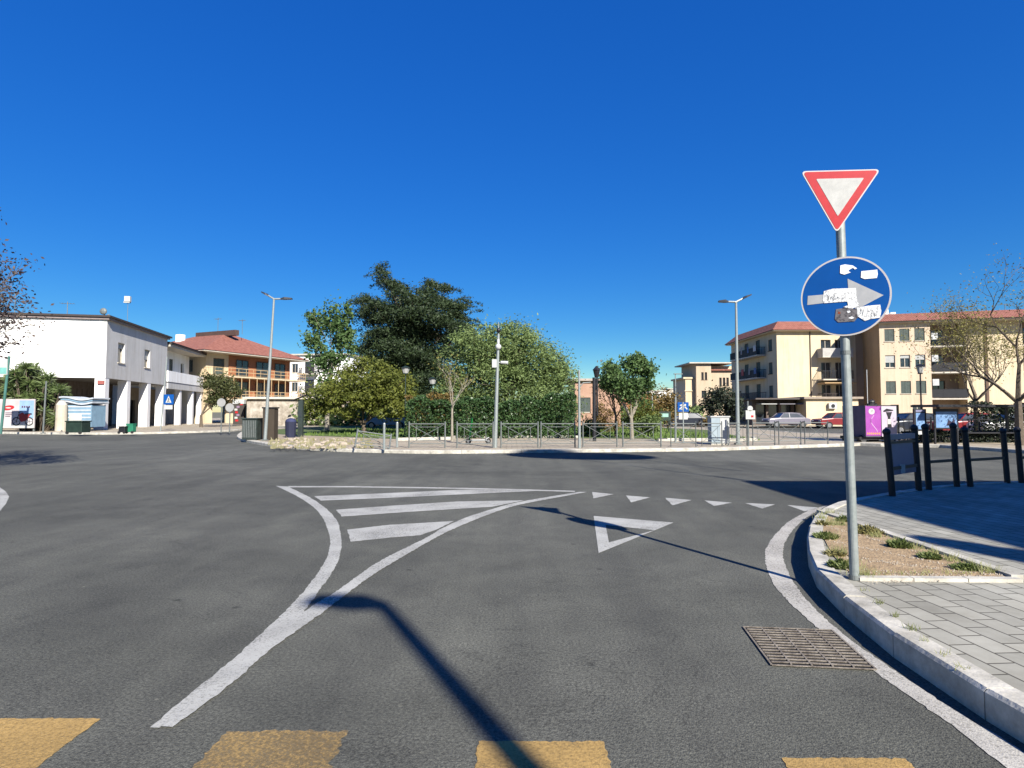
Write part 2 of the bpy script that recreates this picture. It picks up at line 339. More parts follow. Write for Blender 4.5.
def ribbon(name, L, Rr, z, m):
    L = [p+Vector((random.Random(i).gauss(0,.004), random.Random(i+7).gauss(0,.004), 0)) for i, p in enumerate(L)]; Rr = [p+Vector((random.Random(i+3).gauss(0,.004), random.Random(i+5).gauss(0,.004), 0)) for i, p in enumerate(Rr)]
    n = len(L); b = MB(); b.add([(p[0],p[1],z) for p in L]+[(p[0],p[1],z) for p in Rr], [(i,i+1,n+i+1,n+i) for i in range(n-1)])
    return struct(b.build(name, m))
def resample(pts, step):
    P = [Vector((p[0],p[1],0)) for p in pts]; out = [P[0]]; acc = 0
    for a, b in zip(P, P[1:]):
        L = (b-a).length; t = step-acc
        while t <= L: out.append(a+(b-a)*(t/L)); t += step
        acc = (acc+L) % step
    return out
def kerb(pts, inward, width, z, step=0.9, top_mat=KERB, seed=1):
    rnd = random.Random(seed)
    pts = resample(pts, step); b = MB(); nrm = []
    for i in range(len(pts)):
        a = pts[max(0,i-1)]; c = pts[min(len(pts)-1,i+1)]; d = (c-a).normalized(); nrm.append(Vector((-d.y, d.x, 0))*inward)
    for i in range(len(pts)-1):
        g = (pts[i+1]-pts[i]).normalized()*0.004; dz = rnd.uniform(-0.004, 0.006); z1 = z+dz; c_ = 0.018
        p0, p1 = pts[i]+g, pts[i+1]-g; n0, n1 = nrm[i], nrm[i+1]
        prof = ((0,-0.05),(0,z1-c_),(c_,z1),(width,z1),(width,-0.05)); k = 5
        vs_ = [(p0+n0*o).to_tuple()[:2]+(h,) for o, h in prof]+[(p1+n1*o).to_tuple()[:2]+(h,) for o, h in prof]
        b.add(vs_, [(j, (j+1)%k, k+(j+1)%k, k+j) for j in range(k)]+[tuple(range(k))[::-1], tuple(range(k,2*k))])
    return struct(b.build('kerb', top_mat))

# ---------------------------------------------------------------- vegetation helpers
def leaves(b, C, size, rng, aspect=0.45, droop=0.0, up=0.0):
    """add diamond leaves at the centres C (n,3)"""
    n = len(C)
    d = rng.normal(size=(n,3)); d[:,2] = d[:,2]*0.7-droop+up; d /= np.linalg.norm(d, axis=1)[:,None]
    q = rng.normal(size=(n,3)); s_ = np.cross(d, q); s_ /= np.linalg.norm(s_, axis=1)[:,None]
    L = size*rng.uniform(0.6, 1.4, size=(n,1)); W = L*aspect
    v = np.stack([C-d*L*0.5, C+s_*W*0.5, C+d*L*0.5, C-s_*W*0.5], axis=1).reshape(-1,3)
    k = len(b.v); b.v += v.tolist(); idx = np.arange(n)*4+k
    b.f += np.stack([idx, idx+1, idx+2, idx+3], axis=1).tolist()
def lobe_points(rng, c, r, n, clumps=14, spread=0.27, shell=0.55):
    u = rng.normal(size=(clumps,3)); u /= np.linalg.norm(u, axis=1)[:,None]
    u *= (shell+(1-shell)*rng.uniform(0,1,size=(clumps,1)))
    K = np.array(c)+u*np.array(r)*0.92
    i = rng.integers(0, clumps, n); sp = spread*rng.uniform(0.5, 1.35, size=clumps)
    return K[i]+rng.normal(size=(n,3))*np.array(r)*sp[i][:,None]
def branch(b, rnd, p, d, L, r, depth, tips, spread=0.6, kids=3, curve=0.25, n=6, up=0.15, shrink=0.68):
    segs = 3; q = p.copy(); dd = d.normalized()
    for k in range(segs):
        nd = (dd+Vector((rnd.uniform(-1,1), rnd.uniform(-1,1), rnd.uniform(-0.6,1)))*curve).normalized()
        e = q+nd*L/segs; b.tube(q, e, r*(1-k*0.2), r*(1-(k+1)*0.2), n=n, cap=False)
        q, dd = e, nd
        if depth > 0 and k >= 1:
            for j in range(kids-1 if k == 1 else kids):
                sd_ = (dd+Vector((rnd.uniform(-1,1), rnd.uniform(-1,1), rnd.uniform(-0.5,1)))*spread+Vector((0,0,up))).normalized()
                branch(b, rnd, q, sd_, L*shrink*rnd.uniform(0.7,1.15), r*0.5, depth-1, tips, spread, kids, curve, max(3, n-1), up, shrink)
    tips.append(q)
def crown_tree(name, label, base, lobes, leaf, lm, bark, trunk_r, n_per, seed, group=None, cat='tree', clumps=14, aspect=0.45, spread=0.27, droop=0.0, top=None, shell=0.5, limb=0.45):
    """lobes: (centre, radii) in world space; limbs run from the trunk into every lobe"""
    rng = np.random.default_rng(seed); rnd = random.Random(seed); base = Vector(base)
    root = thing(name, label, cat, base, 0, group)
    tb = MB(); zt = top if top else min(l[0][2] for l in lobes)-base.z
    p = Vector((0,0,-0.1)); fork = Vector((rnd.uniform(-.2,.2), rnd.uniform(-.2,.2), zt*0.55))
    tb.tube(p, fork, trunk_r*1.15, trunk_r*0.85, n=9, cap=False)
    for c, r in lobes:
        c = Vector(c)-base; mid = fork+(c-fork)*0.5+Vector((rnd.uniform(-.3,.3), rnd.uniform(-.3,.3), 0.1))
        tb.tube(fork-Vector((0,0,.05)), mid, trunk_r*limb, trunk_r*limb*0.6, n=6, cap=False); tb.tube(mid, c, trunk_r*limb*0.6, trunk_r*0.12, n=5, cap=False)
        for k in range(5):
            e = c+Vector((rnd.uniform(-1,1)*r[0], rnd.uniform(-1,1)*r[1], rnd.uniform(-.6,1)*r[2]))*0.8
            tb.tube(mid.lerp(c, rnd.uniform(.3,1)), e, trunk_r*0.12, 0.01, n=4, cap=False)
    tb.build('trunk', bark, root)
    cb = MB(); vol = [r[0]*r[1]*r[2] for c, r in lobes]
    for c, r in lobes:
        n = int(n_per*max(0.15, (r[0]*r[2])/(sum(q[1][0]*q[1][2] for q in lobes)/len(lobes))))
        leaves(cb, lobe_points(rng, Vector(c)-base, r, n, clumps, spread, shell), leaf, rng, aspect, droop)
    cb.build('crown', lm, root)
    return root
def plobes(Y, L):                               # lobes given where they are seen, with real depth: (px, py, rx, ry, dY, depth radius)
    out = []
    for px, py, rx, ry, dy, rd in L:
        y = Y+dy; p = AT(px, py, y); s = y/F
        out.append(((p.x, p.y, p.z), (rx*s, rd, ry*s)))
    return out
# ================================================================ GROUND AND ROADS
def flat(name, pts, z, m, sub=None): return sheet(name, pts, z, m)
flat('ground', [(-3000,-3000),(3000,-3000),(3000,3000),(-3000,3000)], -0.06, mat('far ground', (0.16,0.15,0.09), c2=(0.22,0.20,0.13), scale=0.02))
flat('road', [(-170,-60),(170,-60),(170,150),(-170,150)], 0, ASPH)

# near pavement on the right
KPX = [(1024,709),(970,681),(921,652),(888,629),(858,607),(835,588),(819,573),(811,560),(807,545),(807,534),(810,523),(818,511),(829,505),(844,500),(861,497),(890,492),(923,487),(970,483),(1024,481)]
KP = [G(x, y, .15) for x, y in KPX]
KP = [Vector((2.42,-12,0)), Vector((2.42,-4,0)), Vector((2.40,0,0)), Vector((2.37,1.5,0))]+smooth_line(KP, 4)+[Vector((18,12.6,0)), Vector((40,14.5,0))]
kerb(KP, -1, 0.15, 0.15, step=0.75, seed=3)
inner = [p for p in resample(KP, 0.25)]
def offset(pts, d):
    out = []
    for i in range(len(pts)):
        a = pts[max(0,i-1)]; c = pts[min(len(pts)-1,i+1)]; t = (c-a).normalized(); out.append(pts[i]+Vector((-t.y, t.x, 0))*d)
    return out
KIN = offset(inner, -0.13)
flat('pavement', [(p.x,p.y) for p in KIN]+[(40,-12)], 0.138, PAVE)
# worn white edge line along the kerb
EL = [(1004,766),(959,731),(917,702),(877,674),(846,651),(817,628),(793,606),(776,588),(768,572),(765,556),(768,545),(777,533),(790,521),(810,510)]
ER = [(1024,753),(996,736),(966,718),(930,695),(890,668),(860,647),(833,626),(812,606),(795,585),(787,570),(783,556),(785,543),(794,529),(809,516),(829,505)]
EL = [G(*p) for p in EL]; ER = [G(*p) for p in ER]
n_ = 40
def even(pts, n):
    pts = smooth_line(pts, 8); L = [0]
    for a, b in zip(pts, pts[1:]): L.append(L[-1]+(b-a).length)
    out = []
    for k in range(n):
        t = L[-1]*k/(n-1); i = max(j for j in range(len(L)) if L[j] <= t+1e-9); i = min(i, len(pts)-2)
        out.append(pts[i].lerp(pts[i+1], (t-L[i])/max(1e-9, L[i+1]-L[i])))
    return out
e0 = EL[0]; e1 = ER[0]
ribbon('road_marking', even([Vector((e0.x+.1,-1,0)), Vector((e0.x+.05,1.2,0))]+EL, 300), even([Vector((e1.x+.1,-1,0)), Vector((e1.x+.05,1.4,0))]+ER, 300), 0.004, EDGE_PAINT)
# painted island: two curved lines that merge, a closing line, three bars
LL = [(149,728),(191,694),(226.5,665),(257,638),(282,615),(305,590),(320,570),(328.5,553),(329,534),(319,513),(300,498),(276,486)]
LR = [(160,728),(200,696),(236,667),(268,641),(300,616),(319,591),(332,573),(339.5,557),(341,538),(335,518),(314,500),(288,486.7)]
ribbon('road_marking', even([G(*p) for p in LL], 260), even([G(*p) for p in LR], 260), 0.004, WHITE_PAINT)
ML = [(158,727.5),(198,696.5),(234,668),(268,641),(305,611.6),(338,591),(380,561.6),(423,540),(444.5,527.7),(466,518),(487.5,511),(509,504.7),(530,500.4),(565,494.6),(580,492.2)]
MR = [(173,728),(216,697),(244,674),(272,649.7),(323,613),(351,591.5),(380,571),(423,545.5),(444.5,533.7),(466,524),(487.5,515.4),(509,508),(530,503),(565,496.5),(587,492.4)]
ribbon('road_marking', even([G(*p) for p in ML], 300), even([G(*p) for p in MR], 300), 0.008, WHITE_PAINT)
def mark(P, m=WHITE_PAINT, z=0.004): return flat('road_marking', rag([G(*p) for p in P], .004, .05, True), z, m)
mark([(289,487.6),(288,486.2),(350,486.3),(430,487.4),(500,488.8),(575,491.0),(575,492.1),(500,490),(430,488.6),(350,487.5)])
mark([(314,496.4),(380,493.6),(462,489.9),(500,489.9),(535,491.2),(500,492.7),(472,494),(400,497.6),(321,500.8)])
mark([(336,510),(390,506),(459,501.6),(524,500.6),(508,503.8),(492,507),(410,512),(342,516.8)])
mark([(347,530),(390,525),(454,521.3),(436,530),(420,535.5),(390,538),(351,542)])
for T in ([(278,37),(343,43),(281,56)],[(380,47),(452,53),(395,68)],[(497,54),(577,61),(520,77)],[(615,62),(700,69),(645,79)],[(738,70),(828,74),(790,87)],[(865,76),(962,84),(918,95)]):
    mark([(x/3.012+500, y/3.012+480) for x, y in T])
o_ = [G(x/3.012+500, y/3.012+480) for x, y in ((282,109),(523,129),(297,221))]
i_ = [G(x/3.012+500, y/3.012+480) for x, y in ((318,136),(465,152),(328,189))]
tb = MB().add([(p.x,p.y,.004) for p in o_+i_], [(0,1,4,3),(1,2,5,4),(2,0,3,5)]); struct(tb.build('road_marking', WHITE_PAINT))
# worn yellow bars of the crossing under the camera
for (a, b_, yy, m) in ((-40,101,719,YELLOW_PAINT),(226,348,732,YELLOW_WORN),(478,604,742,YELLOW_PAINT),(781,905,759,YELLOW_PAINT)):
    p, q = G(a, yy), G(b_, yy); yb = 0.3
    sk = 0.0 
    flat('road_marking', rag([(p.x,yb),(q.x,yb),(q.x,q.y),(p.x,p.y)], .0035 if m is YELLOW_PAINT else .008, .02, True), 0.004, m)
mark([(-60,470),(-20,480),(0,487.5),(6,492),(9,497),(6,504),(0,511),(-25,530),(-60,540),(-30,515),(-12,500),(-30,488)])

# far kerb line round the park
PX = [(242,432.5),(237,437),(240,440.5),(252,443.5),(270,446.5),(300,449.6),(335,451.6),(380,453),(430,453.8),(470,453.6),(520,453),(600,452.3),(700,451.2),(740,450),(790,448.3),(845,446.5)]
PK = smooth_line([G(*p) for p in PX], 4)
q0 = PK[0]; PK = [Vector((q0.x-2,q0.y+30,0)), Vector((q0.x-0.5,q0.y+6,0))]+PK
tail = [PK[-1]+Vector((3.2,1.8,0)), PK[-1]+Vector((4.6,6,0)), PK[-1]+Vector((5.5,28,0))]
PK = PK+tail
kerb(PK, 1, 0.32, 0.12, step=1.1, seed=9)
PIN = offset(resample(PK, 0.5), 0.3)
flat('park_pavement', [(p.x,p.y) for p in PIN], 0.112, PAVE2)
# lawn and bare earth of the park
flat('lawn', [(-9.5,33.5),(-6,31),(-3.3,30.5),(-3.2,32.5),(7.0,31.3),(7.6,28.9),(11.6,29.0),(12.3,31),(15,46),(12,60),(-18,62),(-19,42),(-13.5,36.5)], 0.126, LAWN)
flat('bare_earth', [(-14.6,33.5),(-12,29),(-9,26.5),(-6,26.2),(-5.5,29),(-9.8,32.8),(-13.5,35.8),(-17,40)], 0.122, DUST)

# low stone edging round the lawn
def edging(pts, z=0.2, w_=0.14):
    b = MB(); P = [Vector((x,y,0)) for x,y in pts]
    for a, c in zip(P, P[1:]): b.bar((a.x,a.y,0.16), (c.x,c.y,0.16), w_, z-0.02)
    return struct(b.build('lawn_edging', KERB))
edging([(-5.6,29.2),(-3.1,30.4),(-3.0,32.3),(3.5,31.9)]); edging([(7.0,28.8),(11.7,28.9),(12.4,31)])

# left pavement in front of the shops
LP_ = [G(x,y) for x,y in ((-90,432),(0,433.8),(60,434.5),(110,434.6),(150,434),(200,432.8),(232,431.5))]
LP_ = smooth_line(LP_, 3)+[Vector((-23.8,70,0)), Vector((-26,90,0))]
kerb(LP_, 1, 0.25, 0.13, step=1.2, seed=5)
flat('pavement', [(p.x,p.y) for p in offset(resample(LP_, .5), 0.22)]+[(-120,90),(-120,30)], 0.12, PAVE2)
# corner pavement on the left, round the foot of the plum tree
CP_ = smooth_line([Vector(p+(0,)) for p in ((-60,3),(-22,4.5),(-12.6,8),(-12.1,11),(-13.6,14.2),(-20,16.3),(-60,18))], 5)
kerb(CP_, 1, 0.25, 0.13, step=1.0, seed=15)
flat('pavement', [(p.x,p.y) for p in offset(CP_, 0.2)], 0.12, PAVE2)
# pavement across the road on the right
RP = [G(x,y) for x,y in ((868,446.5),(900,446.8),(940,447.8),(980,450.5),(1024,453.5),(1100,458))]
RP = [Vector((15.5,40,0)), Vector((15.3,30,0))]+smooth_line(RP, 4)
kerb(RP, 1, 0.25, 0.13, step=1.1, seed=6)
flat('pavement', [(p.x,p.y) for p in offset(resample(RP, .5), 0.22)]+[(60,19),(60,40)], 0.12, PAVE2)
flat('pavement', [(20,58),(90,48),(110,110),(12,110),(12,66)], 0.10, PAVE2)
flat('pavement', [(-60,76),(-30,76),(-24,100),(-20,140),(-80,140)], 0.10, PAVE2)

# planting bed cut into the near pavement
B0 = G(823,513,.15); B1 = G(857,576,.15); B2 = G(1011,577.5,.15)
side = [G(x,y,.15) for x,y in ((824,514),(822,524),(824,538),(832,553),(844,567),(856,576))]
bed = [(p.x,p.y) for p in side]+[(B2.x,B2.y)]
flat('bare_earth', bed, 0.146, SOIL)
def stone_strip(a, b_, w_, z, n):
    m_ = MB(); a = Vector(a[:2]+(0,)) if isinstance(a, tuple) else Vector((a.x,a.y,0)); b_ = Vector((b_.x,b_.y,0))
    d = (b_-a)/n; g = d.normalized()*0.004
    for k in range(n):
        p, q = a+d*k+g, a+d*(k+1)-g; m_.bar((p.x,p.y,z-0.04),(q.x,q.y,z-0.04), w_, 0.08)
    return m_
mm = stone_strip(G(857,578.5,.15), G(1020,580,.15), 0.075, 0.166, 3)
struct(mm.build('bed_edging', KERB))
mm = stone_strip(G(820,511,.15), G(1018,577.5,.15), 0.10, 0.170, 5)
struct(mm.build('bed_edging', KERB))
# grit scattered over the bed
rng = np.random.default_rng(4); gb = MB()
for k in range(900):
    u, v = rng.uniform(), rng.uniform(); 
    a = side[int(rng.integers(0, len(side)))]; p = a.lerp(B2, u*0.97)
    s_ = rng.uniform(0.003, 0.009); x, y = p.x+rng.normal()*0.02, p.y-rng.uniform(0,0.25)*(1-u)
    gb.add([(x-s_,y-s_,.147),(x+s_,y-s_,.147),(x,y+s_,.147),(x,y,.147+s_*1.3)], [(0,1,3),(1,2,3),(2,0,3)])
gr = gb.build('gravel', mat('grit', (0.25,0.2,0.15), c2=(0.5,0.44,0.36), scale=20)); gr['kind'] = 'stuff'; gr['label'] = 'loose grit on the bare soil of the planting bed'
# weeds
WEED = leafmat('weed leaves', (0.05,0.085,0.02), (0.20,0.24,0.07), 0.3)
WEEDD = leafmat('dry weed leaves', (0.16,0.15,0.05), (0.38,0.34,0.14), 0.3)
def weed(px, py, r, h, n, label, m=WEED, seed=0, leaf=0.034):
    r *= .58; h *= 1.0; n = int(n*.75)
    p = G(px, py, .146); rng = np.random.default_rng(seed); b = MB()
    for k in range(n):
        a = rng.uniform(0, 6.28); rr = r*math.sqrt(rng.uniform()); x, y = rr*math.cos(a), rr*math.sin(a)*0.8
        L = leaf*rng.uniform(.6,1.5); a2 = rng.uniform(0,6.28); tz = h*rng.uniform(.3,1)*(1-0.6*rr/r)
        wx, wy = math.cos(a2), math.sin(a2); s_ = L*0.16
        b.add([(x-wy*s_,y+wx*s_,0),(x+wy*s_,y-wx*s_,0),(x+wx*L*.5+wy*s_*1.3,y+wy*L*.5-wx*s_*1.3,tz*.8),(x+wx*L,y+wy*L,tz)], [(0,1,2,3)])
    o = b.build('weed', m); o.location = p; tag(o, label, 'weed', 'weeds growing in the kerbside bed'); return o
weed(826,538,.20,.10,500,'round green weed tuft against the kerb on the left edge of the bed', seed=1)
weed(822,525,.12,.10,200,'dry yellowish weed at the far left corner of the bed', WEEDD, seed=2)
weed(845,521,.17,.10,320,'dark green weed at the far edge of the bed, left of the sign pole', seed=3)
weed(868,533,.24,.13,520,'yellow green weed cluster just right of the sign pole', WEEDD, seed=4)
weed(900,547,.20,.12,420,'spiky green weed on the stone edging, right of the yellow cluster', seed=5)
weed(930,558,.17,.08,330,'low flat green weed halfway along the slanting stone edging', seed=6)
weed(966,569,.19,.08,380,'low green weed in the narrow right tip of the bed', seed=7)
weed(841,567,.19,.10,420,'green weed spreading at the foot of the sign pole', seed=8)
weed(836,555,.18,.07,300,'thin dry weed behind the foot of the sign pole', WEEDD, seed=9)

rng = np.random.default_rng(44); tb_ = MB()
def blades(P, n, spread, h0, h1):
    for k in range(n):
        p = P[int(rng.integers(0,len(P)))]; x, y = p.x+rng.normal()*spread, p.y+rng.normal()*spread*.7; h = rng.uniform(h0,h1); a = rng.uniform(0,6.28); s_ = .003
        tb_.add([(x-s_,y,.145),(x+s_,y,.145),(x+math.cos(a)*h*.5,y+math.sin(a)*h*.5,.145+h)], [(0,1,2)])
edge1 = [G(822+k*18.5, 519+k*5.9, .146) for k in range(10)]; edge2 = [p+Vector((.06,-.02,0)) for p in side]
blades(edge1, 520, .045, .03, .10); blades(edge2, 420, .05, .03, .11); blades([G(850+k*14,574,.146) for k in range(10)], 110, .04, .02, .06)
blades([G(864+k*16, 590+k*13, .15) for k in range(7)], 90, .02, .02, .05)
o = tb_.build('grass', leafmat('thin verge grass', (0.08,0.11,0.03), (0.36,0.36,0.14), .3)); o['kind'] = 'stuff'; o['label'] = 'thin dry grass along the edges of the planting bed'

# drain grate
q = [G(744,628), G(831,631), G(877,671), G(771,666)]
c_ = sum(q, Vector())/4; gx = ((q[1]-q[0])+(q[2]-q[3]))/2; gy = ((q[3]-q[0])+(q[2]-q[1]))/2
RUST = mat('rusty iron', (0.13,0.105,0.08), c2=(0.40,0.35,0.28), rough=0.75, scale=14, detail=9, bump=0.4, bscale=80)
dg = thing('drain_grate', 'rusty square iron drain grate set in the asphalt beside the edge line', 'drain grate', (c_.x, c_.y, 0), 0)
def gp(u, v): p = gx*(u-.5)+gy*(v-.5); return Vector((p.x, p.y, 0))
b = MB(); b.add([tuple(gp(*t)+Vector((0,0,.0055))) for t in ((0,0),(1,0),(1,1),(0,1))], [(0,1,2,3)]); b.build('pit_shade_plate', mat('drain darkness', (0.006,0.006,0.006)), dg)  # flat black plate; its colour stands for the shade inside the drain
b = MB()
for a_, b2_ in (((0,0),(1,0)),((1,0),(1,1)),((1,1),(0,1)),((0,1),(0,0))): b.bar(gp(*a_)+Vector((0,0,.009)), gp(*b2_)+Vector((0,0,.0085)), .012, .004)
b.build('frame', RUST, dg)
b = MB()
for k in range(1, 14): b.bar(gp(0.02,k/14)+Vector((0,0,.0095)), gp(.98,k/14)+Vector((0,0,.0095)), .017, .004)
for k in range(1, 5): b.bar(gp(k/5,.02)+Vector((0,0,.0105)), gp(k/5,.98)+Vector((0,0,.0105)), .010, .004)
b.build('bars', RUST, dg)

# ================================================================ THE ROAD SIGN
base = G(854.5, 578, .15); Yb = base.y
sg = thing('road_sign', 'steel post with red yield triangle above a blue arrow disc covered in torn stickers', 'road sign', (base.x, base.y, 0.14))
top = AT(840.5, 232, Yb); lean = top-base
def SP(z): return Vector((lean.x*(z-.15)/lean.z, lean.y*(z-.15)/lean.z, z-0.14))
zt = AT(840, 178, Yb).z
b = MB(); b.tube(SP(0.12), SP(zt), 0.036, n=20); b.build('pole', GALV, sg, smooth=False)
b = MB(); b.tube(SP(0.142), SP(0.175), 0.046, 0.042, n=16); b.build('collar', GALVD, sg)
psi = -math.atan2(850-512, F)*1.0
def face_to(o, c):
    o.location = c; o.rotation_euler = (R(1.5), 0, psi)
def rounded(pts, r, n=5):
    out = []; N = len(pts)
    for i in range(N):
        p = Vector(pts[i]); a = (Vector(pts[i-1])-p).normalized(); c = (Vector(pts[(i+1)%N])-p).normalized()
        for k in range(n+1):
            t = k/n; e0_, e1_ = p+a*r, p+c*r; out.append(tuple((e0_*(1-t)**2+p*2*t*(1-t)+e1_*t*t)))
    return out
def tri(s_, r): h = s_*math.sqrt(3)/2; return rounded([(-s_/2, h/3), (0,-2*h/3), (s_/2, h/3)], r)
# triangle
ctr = AT(839.2, 193.5, Yb); off = Vector((-.062*math.sin(-psi), -.062*math.cos(psi), 0))

S = 0.605
b = MB(); b.plate(tri(S, .045), 0, .012); yo = b.build('yield_sign', SRIM, sg); face_to(yo, ctr-base+Vector((0,0,.01))+off)
yo.rotation_euler = (R(2), R(3.6), R(-13))
b = MB(); b.plate(tri(S*.945, .035), -.002, 0.0); b.build('red_border', RED, yo)
b = MB(); b.plate(tri(S*.60, .012), -.004, -.0021); b.build('white_field', mat('greyed white sign film', (0.56,0.56,0.53), rough=.4, scale=10), yo)
# disc
dc = AT(845, 297.5, Yb); Rr_ = 0.327
def disc(r, n=64): return [(r*math.cos(-2*math.pi*i/n), r*math.sin(-2*math.pi*i/n)) for i in range(n)]
b = MB(); b.plate(disc(Rr_), 0, .014); do = b.build('direction_sign', SRIM, sg); face_to(do, dc-base+Vector((0,0,.01))+off); do.rotation_euler = (R(1.5), R(4.5), psi)
b = MB(); b.plate(disc(Rr_*.958), -.002, 0.0); b.build('blue_field', BLUE, do)
def dz(x, y):   # zoom picture of the disc -> plate coordinates (centre 385,398; radii 308,278)
    return ((x-385)/308*Rr_, -(y-398)/280*Rr_)
def pl(pts, y0, y1, name, m): b = MB(); b.plate([dz(*p) for p in pts], y0, y1); return b.build(name, m, do)
ARROW = mat('grey white arrow', (0.44,0.45,0.46), c2=(0.58,0.58,0.58), rough=0.5, scale=6)
pl([(126,392),(126,458),(395,428),(470,492),(640,395),(395,275),(408,372)], -.0040, -.0022, 'arrow', ARROW)
def speck(name, c1, c2, s_, p0=.42, p1=.5):
    m = bpy.data.materials.new(name); m.use_nodes = True; n = m.node_tree.nodes; l = m.node_tree.links
    tc = n.new('ShaderNodeTexCoord'); no = n.new('ShaderNodeTexNoise'); no.inputs['Scale'].default_value = s_; no.inputs['Detail'].default_value = 5; no.inputs['Roughness'].default_value = .7
    r = n.new('ShaderNodeValToRGB'); r.color_ramp.elements[0].color = (*c1,1); r.color_ramp.elements[1].color = (*c2,1); r.color_ramp.elements[0].position = p0; r.color_ramp.elements[1].position = p1
    l.new(tc.outputs['Object'], no.inputs['Vector']); l.new(no.outputs['Fac'], r.inputs['Fac']); l.new(r.outputs['Color'], n['Principled BSDF'].inputs['Base Color']); n['Principled BSDF'].inputs['Roughness'].default_value = .6
    return m
STK = speck('torn paper', (0.30,0.30,0.30), (0.74,0.74,0.72), 55, .38, .50)
STKW = speck('clean paper', (0.62,0.64,0.66), (0.78,0.79,0.80), 20)
STKD = speck('dark residue', (0.045,0.04,0.045), (0.13,0.12,0.125), 25)
STKR = mat('rust red mark', (0.30,0.06,0.03), scale=30)
def sticker(pts, m, label, lift=-.0052): o = pl(pts, lift-.0010, lift+.0010, 'sticker', m); o['label'] = label; return o
sticker([(340,180),(372,174),(425,184),(455,205),(440,212),(428,200),(405,212),(395,222),(415,232),(372,246),(342,236)], STKW, 'torn white sticker at the top of the disc')
sticker([(484,226),(540,222),(588,218),(594,250),(590,276),(510,281),(484,270)], STKW, 'white rectangular sticker at upper right of the disc')
sticker([(238,360),(300,344),(455,342),(462,400),(470,440),(492,462),(440,486),(378,474),(410,462),(404,436),(330,440),(244,446),(234,425)], STK, 'peeling paper sticker across the arrow shaft')
sticker([(470,480),(545,466),(622,460),(632,500),(628,548),(560,560),(530,572),(480,540)], STK, 'scribbled white sticker under the arrow head', -.0056)
sticker([(330,490),(400,478),(470,490),(484,545),(460,575),(350,582),(326,560)], STKD, 'dark glue residue under the arrow', -.0050)
sticker([(346,506),(362,510),(360,524),(344,522)], STKR, 'small red mark on the dark residue', -.0060)
sticker([(404,503),(424,500),(430,510),(412,518)], STKW, 'small white scrap on the dark residue', -.0060)
sticker([(416,552),(440,540),(458,552),(440,558)], STKW, 'thin white scrap on the dark residue', -.0060)
# scribbled writing on the two paper stickers
INK = mat('ink', (0.05,0.05,0.06)); b = MB(); rnd = random.Random(5)
def scr(x0, x1, y0, y1, n):
    for k in range(n):
        x = x0+(x1-x0)*k/n; p = [dz(x+rnd.uniform(-5,9), rnd.uniform(y0, y1)) for _ in range(3)]
        for a_, c2_ in zip(p, p[1:]): b.bar((a_[0],-.0066,a_[1]), (c2_[0],-.0066,c2_[1]), .0008, .0022)
scr(482,618,482,545,16); b.build('scribble', INK, do); b = MB(); scr(262,390,378,428,16); b.build('scribble', INK, do)
# brackets
for p in (ctr-base, dc-base):
    for dz_ in (-.1,.1): b = MB(); b.box(p.x-.04,p.x+.04,p.y-.038,p.y+.04,p.z+dz_+.0,p.z+dz_+.03); b.build('bracket', GALVD, sg)
b = MB(); p = SP(AT(845,352,Yb).z); b.tube((p.x,p.y,p.z-.02),(p.x,p.y,p.z+.01),.040,n=16); b.build('bracket', GALVD, sg)

# ================================================================ STREET LAMPS
def led_lamp(name, label, base, H, blades, lean_=(0,0), group='tall street lamps with paired flat heads', r=.085, hw=.15):
    t = thing(name, label, 'street lamp', base, 0, group)
    topv = Vector((lean_[0], lean_[1], H))
    b = MB(); b.tube((0,0,-.05), topv*0.5, r, r*.78, n=12); b.tube(topv*.5, topv, r*.78, r*.55, n=12); b.build('pole', GALV, t)
    b = MB(); b.box(-.13,.13,-.13,.13,-.02,.06); b.build('base_plate', GALVD, t)
    for (dx, dy, dz_) in blades:
        e = topv+Vector((dx,dy,dz_)); d = (e-topv).normalized(); s_ = topv+d*.12
        b = MB(); b.tube(topv-d*.05, s_+d*.25, .045, .04, n=8); arm = b.build('arm', GALV, t)
        b = MB(); sd_ = Vector((-d.y, d.x, 0)).normalized()*hw; a0 = s_+d*(.2 if hw != .15001 else -.14); u = Vector((0,0,.07))
        P = [a0-sd_*.45, a0+sd_*.45, a0.lerp(e,.35)+sd_, e+sd_*.75, e-sd_*.75, a0.lerp(e,.35)-sd_]
        n6 = 6; b.add([p-u*.5 for p in P]+[p+u*(.9 if 1 < i < 3 or i == 5 else .3) for i, p in enumerate(P)], [tuple(range(6))[::-1], tuple(range(6,12))]+[(i,(i+1)%6,6+(i+1)%6,6+i) for i in range(6)])
        b.build('lamp_head', mat('dark lamp housing', (0.05,0.055,0.065), rough=.4), t)
    return t
pb = G(265,440.5,.12); pt_ = AT(274,299,pb.y)
led_lamp('street_lamp', 'tall grey street lamp with two flat heads, left of the park by the dark cabinet', pb, pt_.z-.12, [(-.62,.1,.36),(.85,.1,.04)], (pt_.x-pb.x,0))
pb = G(738,444.5,.12); pt_ = AT(736,302,pb.y)
led_lamp('street_lamp', 'tall grey street lamp with two flat heads, right side, beside the pale cabinet', pb, pt_.z-.12, [(-.72,.1,.05),(.66,.1,.33)], (pt_.x-pb.x,0))
led_lamp('street_lamp', 'street lamp on the near pavement, seen only by its shadow on the asphalt', (4.1,-5.5,.14), 7.58, [(-.62,.14,.0)], (0,0), r=.12, hw=.15001)
